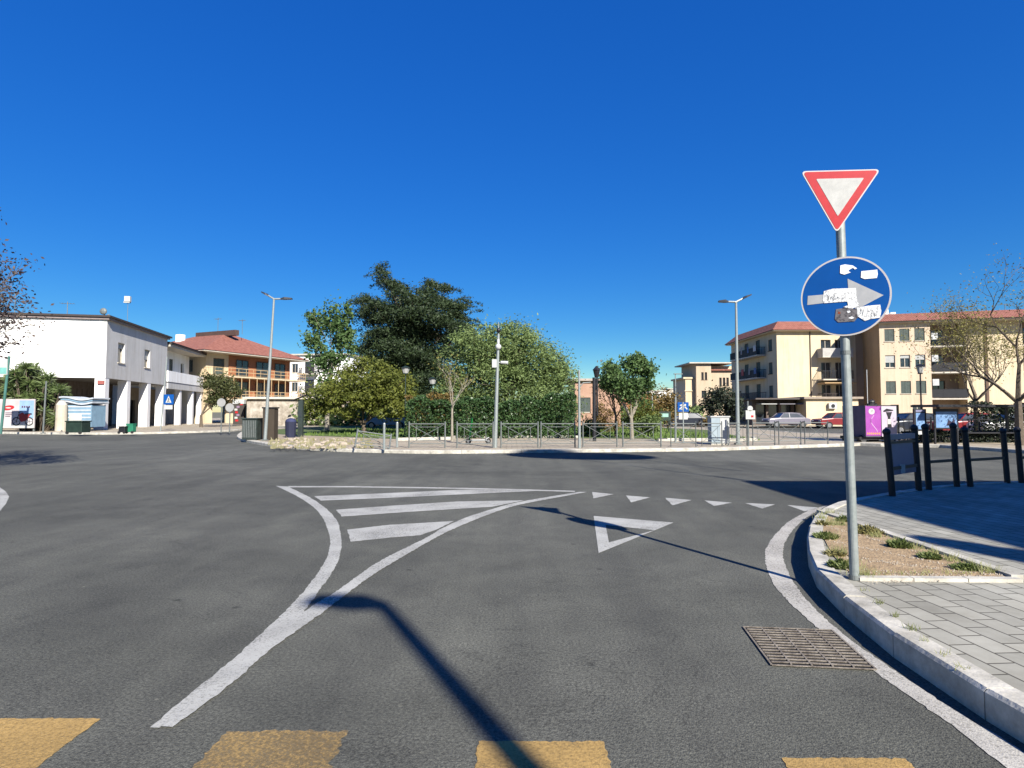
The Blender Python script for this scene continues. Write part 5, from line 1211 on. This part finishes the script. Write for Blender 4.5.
# ================================================================ SIGNS AND SMALL THINGS
def hoarding():
    Y = 42.3; a = AT(1,399,Y); c = AT(35,399,Y); g = Vector((a.x,Y,.12)); W = c.x-a.x+0; H = a.z-.12
    t = thing('billboard','white hoarding with a red blob and a red motorcycle picture at the left edge','billboard',g)
    b = MB(); b.box(-1.2,W,0,.08,.25,H); b.build('panel', mat('hoarding board',(0.55,0.47,0.46),c2=(0.70,0.66,0.66),scale=.8), t)
    b = MB(); b.box(-1.2,W,-.004,-.001,.26,.55); b.build('lower_band', SWHITE, t)
    b = MB(); b.box(W*.55,W-.05,-.006,-.002,.95,H-.1); b.build('blue_field', mat('pale blue print',(0.30,0.46,0.68)), t)
    b = MB(); b.plate([(.55+.42*math.cos(-q), H-.62+.17*math.sin(-q)+.05*math.cos(-q)) for q in np.linspace(0,6.28,18,endpoint=False)],-.012,-.007); o = b.build('red_blob', RED, t)
    b = MB(); b.plate([(.55+.2*math.cos(-q), H-.62+.05*math.sin(-q)) for q in np.linspace(0,6.28,14,endpoint=False)],-.016,-.013); b.build('pale_slit', SWHITE, t)
    b = MB(); rnd = random.Random(1)
    for k in range(3): b.box(.35+k*.0,.9-k*.1,-.012,-.008,H-1.0-k*.12,H-.95-k*.12)
    for k in range(4): b.box(W*.62+k*.16,W*.62+k*.16+.10,-.012,-.008,H-.62,H-.48)
    b.build('lettering', mat('print ink',(0.12,0.06,0.10)), t)
    b = MB()      # the motorcycle picture
    for cx in (1.15,2.05):
        pts = [(cx+.27*math.cos(-q), .72+.27*math.sin(-q)) for q in np.linspace(0,6.28,20,endpoint=False)]
        for i in range(20): b.bar((pts[i][0],-.01,pts[i][1]),(pts[(i+1)%20][0],-.01,pts[(i+1)%20][1]),.01,.07)
        for i in range(0,20,4): b.bar((cx,-.01,.72),(pts[i][0],-.01,pts[i][1]),.01,.02)
    b.bar((1.15,-.011,.72),(1.35,-.011,1.35),.012,.06); b.bar((1.25,-.011,1.35),(1.5,-.011,1.42),.012,.05); b.plate([(1.7,1.15),(2.25,1.2),(2.2,1.3),(1.75,1.28)],-.014,-.010)
    b.build('motorcycle_wheels', BLACK, t)
    b = MB(); b.plate([(1.3,1.2),(1.55,1.36),(1.75,1.2),(2.15,1.22),(2.0,1.0),(1.85,.78),(1.5,.68),(1.38,.85)],-.020,-.016); b.build('motorcycle_body', mat('dark red print',(0.35,0.04,0.04)), t)
    for x in (-.9,W-.15): b = MB(); b.box(x,x+.09,.09,.18,0,H); b.build('post', GALVD, t)
hoarding()
# thin pole beside it
p = G(43,433.5,.13); t = thing('signpost','plain grey pole in front of the yucca clump','pole',(p.x,p.y,.12)); b = MB(); b.tube((0,0,0),(AT(46,392,p.y).x-p.x,0,AT(46,383,p.y).z),.05,n=8); b.build('pole', GALVD, t); b = MB(); b.tube((0,0,0),(0,0,.06),.14,n=10); b.build('base_plate', GALVD, t)
# green pole with panel at the left edge
Y = 38; x = AT(2,400,Y).x
t = thing('street_sign','green pole with a white and green plate at the left edge','street sign',(x,Y,.12)); b = MB(); b.tube((0,0,0),(.35,0,AT(2,358,Y).z),.075,n=8); b.build('pole', mat('turquoise green paint',(0.07,0.20,0.17)), t)
z = AT(2,368,Y).z; b = MB(); b.box(-.75,.33,-.1,-.04,z-.55,z+.45); b.build('plate', SWHITE, t); b = MB(); b.box(-.72,.30,-.106,-.102,z-.5,z-.1); b.build('green_field', mat('mint print',(0.2,0.5,0.45)), t)
# striped market stall / tarpaulin
def stall():
    Y = 43.4; x0 = AT(62,430,Y).x; W = AT(91,430,Y).x-x0; t = thing('kiosk','pale blue and white striped kiosk with a wavy roof beside the corner pillar','kiosk',(x0,Y,.12)); H = AT(75,399,Y).z
    W_ = mat('white corrugated sheet',(0.55,0.60,0.66)); B_ = mat('pale blue sheet',(0.22,0.36,0.48)); n = 14
    b = MB(); b.box(0,W,0,1.5,.3,H-.55); b.build('body', B_, t)
    b = MB()
    for k in range(7): b.box(.05,W-.05,-.012,-.002,.42+k*.26,.52+k*.26)
    b.build('stripes', W_, t)
    for j,(m_, dz_, o_) in enumerate(((W_,0,.18),(B_,-.16,.10),(W_,-.30,.14))):
        b = MB(); pts = [(-o_+(W+2*o_)*i/n, H+dz_+.09*math.sin(i/n*6.3+.6)-.06*i/n) for i in range(n+1)]
        b.plate(pts+[(x,z-.11) for x,z in reversed(pts)], -o_, 1.5+o_); b.build('roof', m_, t)
    b = MB(); b.box(.5,1.4,-.02,-.013,.75,1.25); b.build('notice', SWHITE, t)
    for x in (.15,W-.25): b = MB(); b.box(x,x+.1,.1,.2,0,.3); b.build('leg', BLACK, t)
stall()
Y = 43; x0 = AT(56,430,Y).x; t = thing('advertising_pillar','cream rounded advertising pillar between yucca and striped kiosk','pillar',(x0+.35,Y,.12)); b = MB(); b.tube((0,0,0),(0,0,1.9),.36,.34,n=16); b.build('body', mat('cream poster',(0.55,0.48,0.36),c2=(0.66,0.60,0.50),scale=1.5), t); b = MB(); b.tube((0,0,1.9),(0,0,2.2),.34,.16,n=16); b.build('cap', mat('cream cap',(0.62,0.58,0.5)), t)
# bins at pillars
def bin_(name, label, px, py, Yoff, h, r, m, cat='bin'):
    p = G(px,py,.13); t = thing(name,label,cat,p); b = MB(); b.box(-r,r,-r*.8,r*.8,.1,h); b.build('body', m, t, bevel=.03); b = MB(); b.box(-r*1.07,r*1.07,-r*.9,r*.9,h+.003,h+.08); b.build('lid', m, t, bevel=.02)
    for s_ in (-1,1): b = MB(); b.tube((s_*r*.8,-r*.85,.09),(s_*r*.8,-r*.7,.09),.09,n=10); b.build('wheel', TYRE, t)
    return t
bin_('rubbish_bin','dark green wheeled bin in front of the striped kiosk',78,434,0,.75,.5,DKGREEN)
bin_('rubbish_bin','small green bag like bin beside the second white pillar',131,433.6,0,.55,.22,mat('bright green plastic',(0.02,0.22,0.12)))
bin_('rubbish_bin','black rubbish bin at the foot of the second white pillar',123,433.8,0,.4,.2,BLACK)
# pedestrian crossing sign left
def crossing_sign(label, px_b, py_b, px_t, py_t, plate_px, plate_py, wpx, hpx, kind='person', lower=False, z=.13, Y=None, name='crossing_sign'):
    p = G(px_b,py_b,z) if Y is None else Vector((AT(px_b,py_b,Y).x, Y, .1)); tp_ = AT(px_t,py_t,p.y)-p
    t = thing(name,label,'road sign',p); b = MB(); b.tube((0,0,0),tp_,.05,.04,n=8); b.build('pole', GALV, t)
    c = AT(plate_px,plate_py,p.y)-p; s_ = p.y/F; w_, h_ = wpx*s_/2, hpx*s_/2
    b = MB(); b.box(c.x-w_,c.x+w_,-.12,-.08,c.z-h_,c.z+h_); pl_ = b.build('plate', BLUE, t)
    b = MB()
    if kind == 'person':
        b.plate([(c.x-w_*.6,c.z-h_*.65),(c.x+w_*.6,c.z-h_*.65),(c.x,c.z+h_*.75)][::-1],-.126,-.122); b.build('white_triangle', SWHITE, pl_)
        q = MB(); q.tube((c.x,-.130,c.z+h_*.22),(c.x,-.128,c.z+h_*.22),h_*.10,n=10); q.bar((c.x,-.130,c.z+h_*.12),(c.x-.02,-.130,c.z-h_*.2),.006,w_*.16); q.bar((c.x-.02,-.130,c.z-h_*.18),(c.x-w_*.22,-.130,c.z-h_*.55),.006,w_*.10); q.bar((c.x-.02,-.130,c.z-h_*.18),(c.x+w_*.2,-.130,c.z-h_*.55),.006,w_*.10); q.bar((c.x,-.130,c.z+.05*h_),(c.x+w_*.25,-.130,c.z-h_*.12),.006,w_*.08); q.build('pictogram', BLACK, pl_)
    else:
        q = MB(); q.tube((c.x+w_*.35,-.126,c.z+h_*.45),(c.x+w_*.35,-.122,c.z+h_*.45),h_*.2,n=10)
        for a_, d_ in (((-.7,-.5),(0,.25)),((0,.25),(.45,.15)),((.2,.2),(.7,-.5)),((-.3,-.6),(.1,-.05)),((-.6,.3),(-.05,.5))): q.bar((c.x+a_[0]*w_,-.126,c.z+a_[1]*h_),(c.x+d_[0]*w_,-.126,c.z+d_[1]*h_),.006,w_*.22)
        q.build('pictogram', SWHITE, pl_)
    if lower: b = MB(); b.box(c.x-w_*.8,c.x+w_*.8,-.12,-.08,c.z-h_-.35,c.z-h_-.05); b.build('lower_plate', SWHITE, t)
    return t
crossing_sign('blue pedestrian crossing sign on a tall pole in front of the white arcade', 160.5,431,167,357, 169.5,399.5, 10,10, lower=True)
crossing_sign('blue and white information sign on a pole at the right side of the lawn', 675.5,442,675.5,397, 682.5,407, 11,9.5, kind='figure', lower=True, z=.126)
p = G(683.5,443,.126); t = thing('signpost','thin grey pole holding the right side of the blue information sign','pole',p); b = MB(); b.tube((0,0,0),(0,0,AT(683,402,p.y).z-.13),.03,n=6); b.build('pole', GALV, t); b = MB(); b.tube((0,0,0),(0,0,.05),.08,n=8); b.build('base_plate', GALVD, t)
# round plus square white plates
p = G(746,446,.12); t = thing('road_sign','round white plate over a square white plate seen from behind, right of the cabinet','road sign',p)
b = MB(); b.tube((.1,0,0),(.1,0,AT(749,404,p.y).z),.035,n=8); b.build('pole', GALVD, t)
c = AT(749.5,408.5,p.y)-p; b = MB(); b.tube((c.x,-.05,c.z),(c.x,-.07,c.z),.11,n=18); b.build('round_plate', SWHITE, t)
c = AT(749.8,414.8,p.y)-p; b = MB(); b.box(c.x-.19,c.x+.19,-.07,-.05,c.z-.18,c.z+.18); pl_ = b.build('square_plate', SWHITE, t); b = MB(); b.box(c.x+.02,c.x+.12,-.076,-.072,c.z-.1,c.z-.02); b.build('red_mark', RED, pl_)
# green sign on the lawn, yellow board
p = Vector((AT(665,430,40).x,40,.126)); t = thing('garden_sign','dark green board with a pale mint panel behind the lawn','sign',p); c = AT(665,415.5,40)-p; s_ = 40/F
b = MB(); b.box(-6*s_,6*s_,0,.06,c.z-5*s_,c.z+4*s_); b.build('board', DKGREEN, t); b = MB(); b.box(-3.6*s_,3.6*s_,-.006,-.001,c.z-1.5*s_,c.z+2*s_); b.build('panel', mat('mint panel',(0.35,0.6,0.5)), t)
for s2 in (-1,1): b = MB(); b.tube((s2*4*s_,.03,0),(s2*4*s_,.03,c.z-5*s_),.04,n=6); b.build('post', DKGREEN, t)
p = Vector((AT(652.5,430,38).x,38,.126)); t = thing('garden_sign','tall thin pale pole with a small yellow board in the shrubs','sign',p); b = MB(); b.tube((0,0,0),(0,0,AT(652,398,38).z),.035,n=6); b.build('pole', GALV, t); c = AT(653,415,38)-p; b = MB(); b.box(-.18,.22,-.05,-.03,c.z-.16,c.z+.16); b.build('board', mat('yellow board',(0.6,0.4,0.05)), t)
# small signposts left in front of the orange block
for px, yb, yt, lab in ((221,433,400,'round grey topped pole left of the dark shop display'),(229.5,433,405,'shorter pole with a small round disc by the dark shop display')):
    p = G(px,yb,.13); t = thing('parking_sign',lab,'road sign',p); H = AT(px,yt,p.y).z; b = MB(); b.tube((0,0,0),(0,0,H),.04,n=6); b.build('pole', GALVD, t); b = MB(); b.tube((0,-.03,H-.3),(0,-.06,H-.3),.28,n=14); b.build('disc', mat('grey disc back',(0.38,0.38,0.37)), t)
p = Vector((AT(238,432,62).x,62,.13)); t = thing('display_stand','narrow dark display case with pale header beside the cream shop wall','display case',p); c = AT(238,402,62)-p
b = MB(); b.box(-.55,.55,0,.4,.1,c.z-.2); b.build('case', DKIN, t); b = MB(); b.box(-.6,.6,-.05,.42,c.z-.19,c.z+.25); b.build('header', LAMPW, t)
rnd = random.Random(4)
for k in range(8): b = MB(); x = rnd.uniform(-.45,.2); z = .4+k*.28; b.box(x,x+.3,-.02,-.003,z,z+.2); o = b.build('poster', (RED,SWHITE,mat('mauve poster',(0.3,0.2,0.3)))[k%3], t)
# utility cabinets
p = G(249.5,440,.12); t = thing('utility_cabinet','dark green slatted metal cabinet left of the tall left lamp','cabinet',p); H = AT(250,418,p.y).z-.12
DGP = mat('dark green grey metal',(0.035,0.05,0.045),var=.3,rough=.5)
b = MB(); b.box(-.38,.36,0,.8,.02,H-.06); b.build('body', DGP, t); b = MB(); b.box(-.42,.40,-.05,.85,H-.057,H); b.build('lid', DGP, t)
b = MB()
for k in range(8): b.box(-.34+k*.085,-.30+k*.085,-.02,-.003,.12,H-.12)
b.build('slats', GALVD, t)
p = G(261.5,441,.12); t = thing('utility_cabinet','narrow dark brown cabinet standing directly behind the tall left lamp','cabinet',p+Vector((.05,.6,0))); b = MB(); b.box(-.26,.30,0,.5,0,1.55); b.build('body', mat('brown metal',(0.06,0.045,0.03)), t); b = MB(); b.box(-.3,.34,-.04,.54,1.553,1.62); b.build('lid', BLACK, t)
p = G(730.5,446.2,.12); t = thing('utility_cabinet','pale grey white utility cabinet beside the tall right lamp','cabinet',p+Vector((0,1.2,0))); H = 1.15; sw = p.y/F
CAB = mat('pale blue grey enamel',(0.30,0.38,0.43),c2=(0.42,0.50,0.54),scale=2); CABW = mat('white enamel',(0.54,0.55,0.54))
b = MB(); b.box(-.36,.0,0,.5,.05,H); b.build('left_door', CAB, t); b = MB(); b.box(.008,.40,0,.5,.05,H); b.build('right_door', CABW, t); b = MB(); b.box(-.40,.44,-.03,.54,H+.003,H+.06); b.build('lid', CABW, t); b = MB(); b.box(-.38,.42,.02,.48,-.02,.047); b.build('plinth', KERB, t)
# parking meter like dark post by the lawn
p = G(300.5,437,.12); t = thing('parking_meter','tall dark post with a slanting solar panel at the left end of the park','parking meter',p); H = AT(300,396,p.y).z-.12
b = MB(); b.box(-.13,.13,-.1,.1,0,H-.2); b.build('body', DGP, t); b = MB(); b.add([(-.45,-.3,H-.25),(.3,-.3,H+.05),(.3,.3,H+.1),(-.45,.3,H-.2)]+[(-.45,-.3,H-.30),(.3,-.3,H),(.3,.3,H+.05),(-.45,.3,H-.25)], [(0,1,2,3),(7,6,5,4),(0,4,5,1),(1,5,6,2),(2,6,7,3),(3,7,4,0)]); b.build('solar_panel', BLACK, t)
b = MB(); b.box(-.09,.09,-.12,-.101,1.1,1.4); b.build('screen', GLASS, t)
# stone heap along left park edge, blue rubbish bag
p = G(290.5,437.5,.12); t = thing('rubbish_bin','dark blue covered bin left of the parking meter','bin',p); b = MB(); b.tube((0,0,.0),(0,0,.85),.26,.30,n=12); b.build('body', mat('dark blue plastic',(0.02,0.025,0.06)), t); b = MB(); b.ball((0,0,.86),.30,.30,.2); b.build('lid', mat('dark blue lid',(0.04,0.05,0.13)), t, smooth=True)
# e-scooter
p = G(477,444,.12); t = thing('electric_scooter','parked electric scooter with a bright green stem leaning by the barrier','scooter',p, R(25))
SG = mat('bright green plastic stem',(0.03,0.42,0.07),rough=.4)
b = MB(); b.tube((-.35,0,.2),(-.22,.03,1.12),.035,n=8); b.build('stem', SG, t)
b = MB(); b.tube((-.24,-.22,1.12),(-.20,.26,1.12),.016,n=6); b.build('handlebar', BLACK, t)
b = MB(); b.box(-.30,.42,-.08,.08,.13,.19); b.build('deck', LAMPW, t, bevel=.02)
for x in (-.40,.52):
    b = MB(); b.tube((x,-.03,.12),(x,.03,.12),.12,n=16); w_ = b.build('wheel', TYRE, t); b = MB(); b.tube((x,-.034,.12),(x,.034,.12),.06,n=12); b.build('rim', CHROME, w_)
b = MB(); b.bar((.40,0,.2),(.55,0,.28),.09,.02); b.build('mudguard', LAMPW, t)

# ---------------------------------------------------------------- trailer, shelter and street furniture on the right
def cyl_wheel(parent, x, y, r, w_, along='x'):
    b = MB(); b.tube((x,y-w_/2,r),(x,y+w_/2,r),r,n=18); wh = b.build('wheel', TYRE, parent); b = MB(); b.tube((x,y-w_/2-.006,r),(x,y+w_/2+.006,r),r*.6,n=14); b.build('rim', CHROME, wh)
Y = 27.5; x0 = AT(866,440,Y).x; x1 = AT(897,440,Y).x; W = x1-x0
t = thing('advertising_trailer','purple and white advertising trailer parked at the far kerb right of the sign pole','trailer',(x0,Y,.0)); zb = AT(870,437,Y).z; zt_ = AT(870,405.5,Y).z; PURP = mat('purple print',(0.34,0.06,0.36),c2=(0.44,0.10,0.46),scale=2,rough=.4)
b = MB(); b.box(0,W,0.02,1.9,zb,zt_); b.build('box', mat('dark mauve side',(0.15,0.12,0.19)), t)
b = MB(); b.box(.0,W*.50,-.012,.018,zb+.06,zt_-.02); pp = b.build('purple_panel', PURP, t)
b = MB(); b.box(W*.515,W,-.012,.018,zb+.02,zt_-.02); wp = b.build('white_panel', mat('pale mauve print',(0.55,0.45,0.56),c2=(0.66,0.6,0.68),scale=1.5), t)
b = MB(); b.tube((W*.20,-.013,zt_-.27),(W*.20,-.018,zt_-.27),.14,n=18); b.build('white_disc', SWHITE, pp)
b = MB()
for k in range(9):
    a0, a1 = k/9, (k+1)/9; f = lambda q: (W*(.27-.10*math.sin(q*4.5)), -.016, zt_-.45-q*.75); b.bar(f(a0), f(a1), .006, .035)
b.build('curved_line', mat('pink line',(0.6,0.35,0.6)), pp)
b = MB()
for k in range(7): b.box(.05+k*.09,.05+k*.09+.06,-.016,-.013,zb+.12,zb+.20)
b.build('lettering', mat('orange letters',(0.8,0.35,0.12)), pp)
b = MB(); b.plate([(W*.66,zt_-.30),(W*.86,zt_-.30),(W*.80,zt_-.55),(W*.84,zt_-1.0),(W*.70,zt_-1.0),(W*.72,zt_-.55)][::-1],-.018,-.014); b.plate([(W*.58,zt_-.30),(W*.90,zt_-.24),(W*.90,zt_-.20),(W*.68,zt_-.14),(W*.58,zt_-.24)],-.018,-.014); b.build('dark_shape', BLACK, wp)
b = MB(); b.plate([(W*.70,zt_-.62),(W*.81,zt_-.62),(W*.81,zt_-.85),(W*.70,zt_-.85)],-.022,-.019); b.build('pale_patch', SWHITE, wp)
b = MB(); b.tube((.1,-.02,zt_),(W,-.02,zt_),.02,n=6); b.box(-.02,.0,-.02,0,zb,zt_); b.box(W*.5,W*.515,-.02,.0,zb,zt_); b.build('frame', BLACK, t)
b = MB(); b.box(-.2,W+.3,.15,1.8,zb-.14,zb-.003); b.build('chassis', BLACK, t)
for x in (.05,W-.1): cyl_wheel(t, x, .35, .22, .16)
for x in (.05,W-.1): cyl_wheel(t, x, 1.6, .22, .16)
b = MB(); b.box(.25,.55,.0,.3,zt_+.0,zt_+.10); b.ball((.4,.15,zt_+.16),.16,.1,.12); b.build('roof_box', BLACK, t)
# white flagpole like rod
p = Vector((AT(867.5,400,45).x,45,.1)); t = thing('flagpole','thin white rod rising behind the purple trailer','pole',p); b = MB(); b.tube((0,0,0),(0,0,AT(866,371,45).z),.03,n=6); b.build('pole', LAMPW, t); b = MB(); b.tube((0,0,0),(0,0,.1),.09,n=8); b.build('base_plate', GALVD, t)
# bus shelter with route board
Y = 26; x0 = AT(957,440,Y).x; x1 = AT(1100,440,Y).x
t = thing('bus_shelter','dark flat roofed bus shelter with a blue poster pane across the road','bus shelter',(x0,Y,.12)); z = AT(980,407,Y).z-.12; W = x1-x0
b = MB(); b.box(-1.1,W,-.5,1.3,z,z+.10); b.build('roof', BLACK, t)
for x in (0,W*.5,W-.1): b = MB(); b.box(x,x+.09,1.1,1.2,0,z-.003); b.build('post', BLACK, t)
xa = AT(934,440,Y).x-x0; zz0 = AT(940,429,Y).z-.12; b = MB(); b.box(xa,0.05,-.06,.0,zz0,z-.08); pn = b.build('poster_case', BLACK, t)
BP = speck('blue poster print',(0.07,0.15,0.30),(0.13,0.24,0.42),3,.35,.6); b = MB(); b.box(xa+.07,-.02,-.066,-.062,zz0+.06,z-.2); b.build('poster', BP, pn)
b = MB(); b.plate([(xa+.5,zz0+.15),(xa+.62,zz0+.4),(xa+.75,zz0+.3),(xa+.85,zz0+.5),(xa+.9,zz0+.15)][::-1],-.071,-.068); b.build('poster_figure', mat('dark print',(0.03,0.02,0.05)), pn)
for x in (xa,-.02): b = MB(); b.box(x,x+.06,-.06,.0,0,zz0-.003); b.build('leg', BLACK, t)
b = MB(); b.box(.8,W-.5,.8,1.15,.42,.48); b.build('bench', BLACK, t)
Y = 26.3; xa = AT(915,440,Y).x; xb = AT(927,440,Y).x; t = thing('route_board','tall narrow blue route board in a black case left of the bus shelter','notice board',(xa,Y,.12)); z0, z1 = AT(920,431,Y).z-.12, AT(920,409,Y).z-.12
b = MB(); b.box(0,xb-xa,0,.1,z0,z1); cs = b.build('case', BLACK, t); b = MB(); b.box(.07,xb-xa-.07,-.006,-.002,z0+.08,z1-.17); b.build('sheet', BP, cs); b = MB(); b.box(.07,xb-xa-.07,-.006,-.002,z1-.13,z1-.04); b.build('header', mat('pale lilac header',(0.25,0.25,0.38)), cs)
b = MB(); b.box(.15,.35,-.01,-.002,z0-.15,z0-.003); b.build('plate', LAMPW, t)
for x in (.02,xb-xa-.08): b = MB(); b.box(x,x+.06,.02,.08,0,z0-.003); b.build('leg', BLACK, t)
# black park railing across the road
def railing(label, a, c, H=1.05, z=.12):
    a = Vector(a); c = Vector(c); d = c-a; L = d.length; t = thing('iron_railing', label, 'railing', (a.x,a.y,z), math.atan2(d.y,d.x), 'black iron railings across the road')
    b = MB(); b.box(0,L,-.015,.015,H-.04,H); b.build('rail', BLACK, t)
    b = MB(); b.box(0,L,-.015,.015,.12,.15); b.build('rail', BLACK, t)
    b = MB(); n = int(L/.22)
    for i in range(n+1): b.tube((L*i/n,0,0),(L*i/n,0,H+.03),.012,n=5)
    b.build('bars', BLACK, t)
    for i in range(int(L/2)+1): b = MB(); b.box(i*2-.03,i*2+.03,-.03,.03,0,H+.1); b.build('post', BLACK, t)
def Pd(px, Y): p = AT(px,440,Y); return (p.x, Y, 0)
railing('black iron railing from the trailer to the route board, across the road', Pd(899,29), Pd(931,28.8))
railing('black iron railing behind the bus shelter at the right edge', Pd(931.5,28.8), Pd(1075,27.5))
hedge('hedge','low dark hedge at the foot of the black railing across the road',AT(903,440,27.6).x,AT(1060,440,27.6).x,27.0,27.8,.48,LF_DARK,33,9000,.09)
hedge('hedge','taller dark shrubs behind the bus shelter at the right edge',AT(985,440,31).x,AT(1080,440,31).x,31.0,32.2,1.7,LF_DARK,34,6500,.14)

# ---------------------------------------------------------------- parked cars
def car(label, loc, rz, m, L=4.1, W=1.7, H=1.45):
    t = thing('parked_car', label, 'car', loc, rz, 'parked cars')
    prof = [(-L/2,.35),(-L/2,.72),(-L/2+.12,.86),(-L*.24,.95),(L*.36,.97),(L/2-.05,.88),(L/2,.6),(L/2,.32)]
    b = MB(); b.plate(prof[::-1], -W/2, W/2); b.build('body', m, t, bevel=.06)
    g = [(-L*.25,.953),(-L*.10,H-.05),(L*.06,H),(L*.26,H-.06),(L*.38,.973)]
    b = MB(); lo = [(x*1.0,z) for x,z in g]
    vs1 = [(x,-W/2+.06+(z-.95)*.28,z) for x,z in lo]+[(x,W/2-.06-(z-.95)*.28,z) for x,z in lo]; n = 5
    b.add(vs1, [(0,1,2,3,4),(9,8,7,6,5)]+[(i,n+i,n+i+1,i+1) for i in range(4)]); b.build('windows', GLASS, t)
    b = MB(); b.plate([(-L*.11,H-.04),(L*.06,H+.012),(L*.27,H-.05),(L*.27,H-.10),(-L*.11,H-.09)], -W/2+.17, W/2-.17); b.build('roof', m, t)
    b = MB()
    for s_ in (-1,1):
        for x in (-L*.24,0,L*.36): 
            b.bar((x,s_*(W/2-.055),.96),(x*.5 if abs(x)>.1 else x,s_*(W/2-.195),H-.05),.04,.06)
    b.build('pillars', m, t)
    for x in (-L*.31,L*.31):
        for s_ in (-1,1): cyl_wheel(t, x, s_*(W/2-.09), .31, .2)
    for s_ in (-1,1):
        b = MB(); b.box(-L/2-.012,-L/2+.1,s_*W*.36-.16,s_*W*.36+.16,.62,.76); b.build('headlight', LAMPW, t)
        b = MB(); b.box(L/2-.1,L/2+.012,s_*W*.38-.12,s_*W*.38+.12,.62,.82); b.build('tail_light', RED, t)
    return t
CW = mat('white car paint',(0.5,0.5,0.5),var=.03,rough=.25); CR = mat('red car paint',(0.26,0.03,0.035),var=.05,rough=.25); CS = mat('silver lilac car paint',(0.25,0.235,0.28),var=.05,rough=.3); CD = mat('dark car paint',(0.03,0.035,0.05),var=.1,rough=.25); CB = mat('pale blue car paint',(0.3,0.42,0.52),var=.05,rough=.3)
def P2(px, Y): return (AT(px,440,Y).x, Y, .0)
car('silver lilac parked car in front of the dark shop row', P2(786,58), R(3), CS)
car('red parked car behind the barriers left of the sign pole', P2(838,55), R(3), CR)
car('dark parked car in the shade right of the purple trailer', P2(912,40), R(0), CD)
car('red parked car behind the black railing near the bus shelter', P2(968,38), R(-3), CR)
car('white parked car behind the black railing, right of the red one', P2(1012,36), R(-5), CW)
car('pale blue parked car under the yellow green bushy tree', P2(386,55), R(10), CB)
car('dark parked car far behind the lawn by the tan building', P2(686,62), R(0), CD)
car('silver parked car under the left arcade edge, cut by the picture edge', (-42.0,38.6,0), R(5), CD)
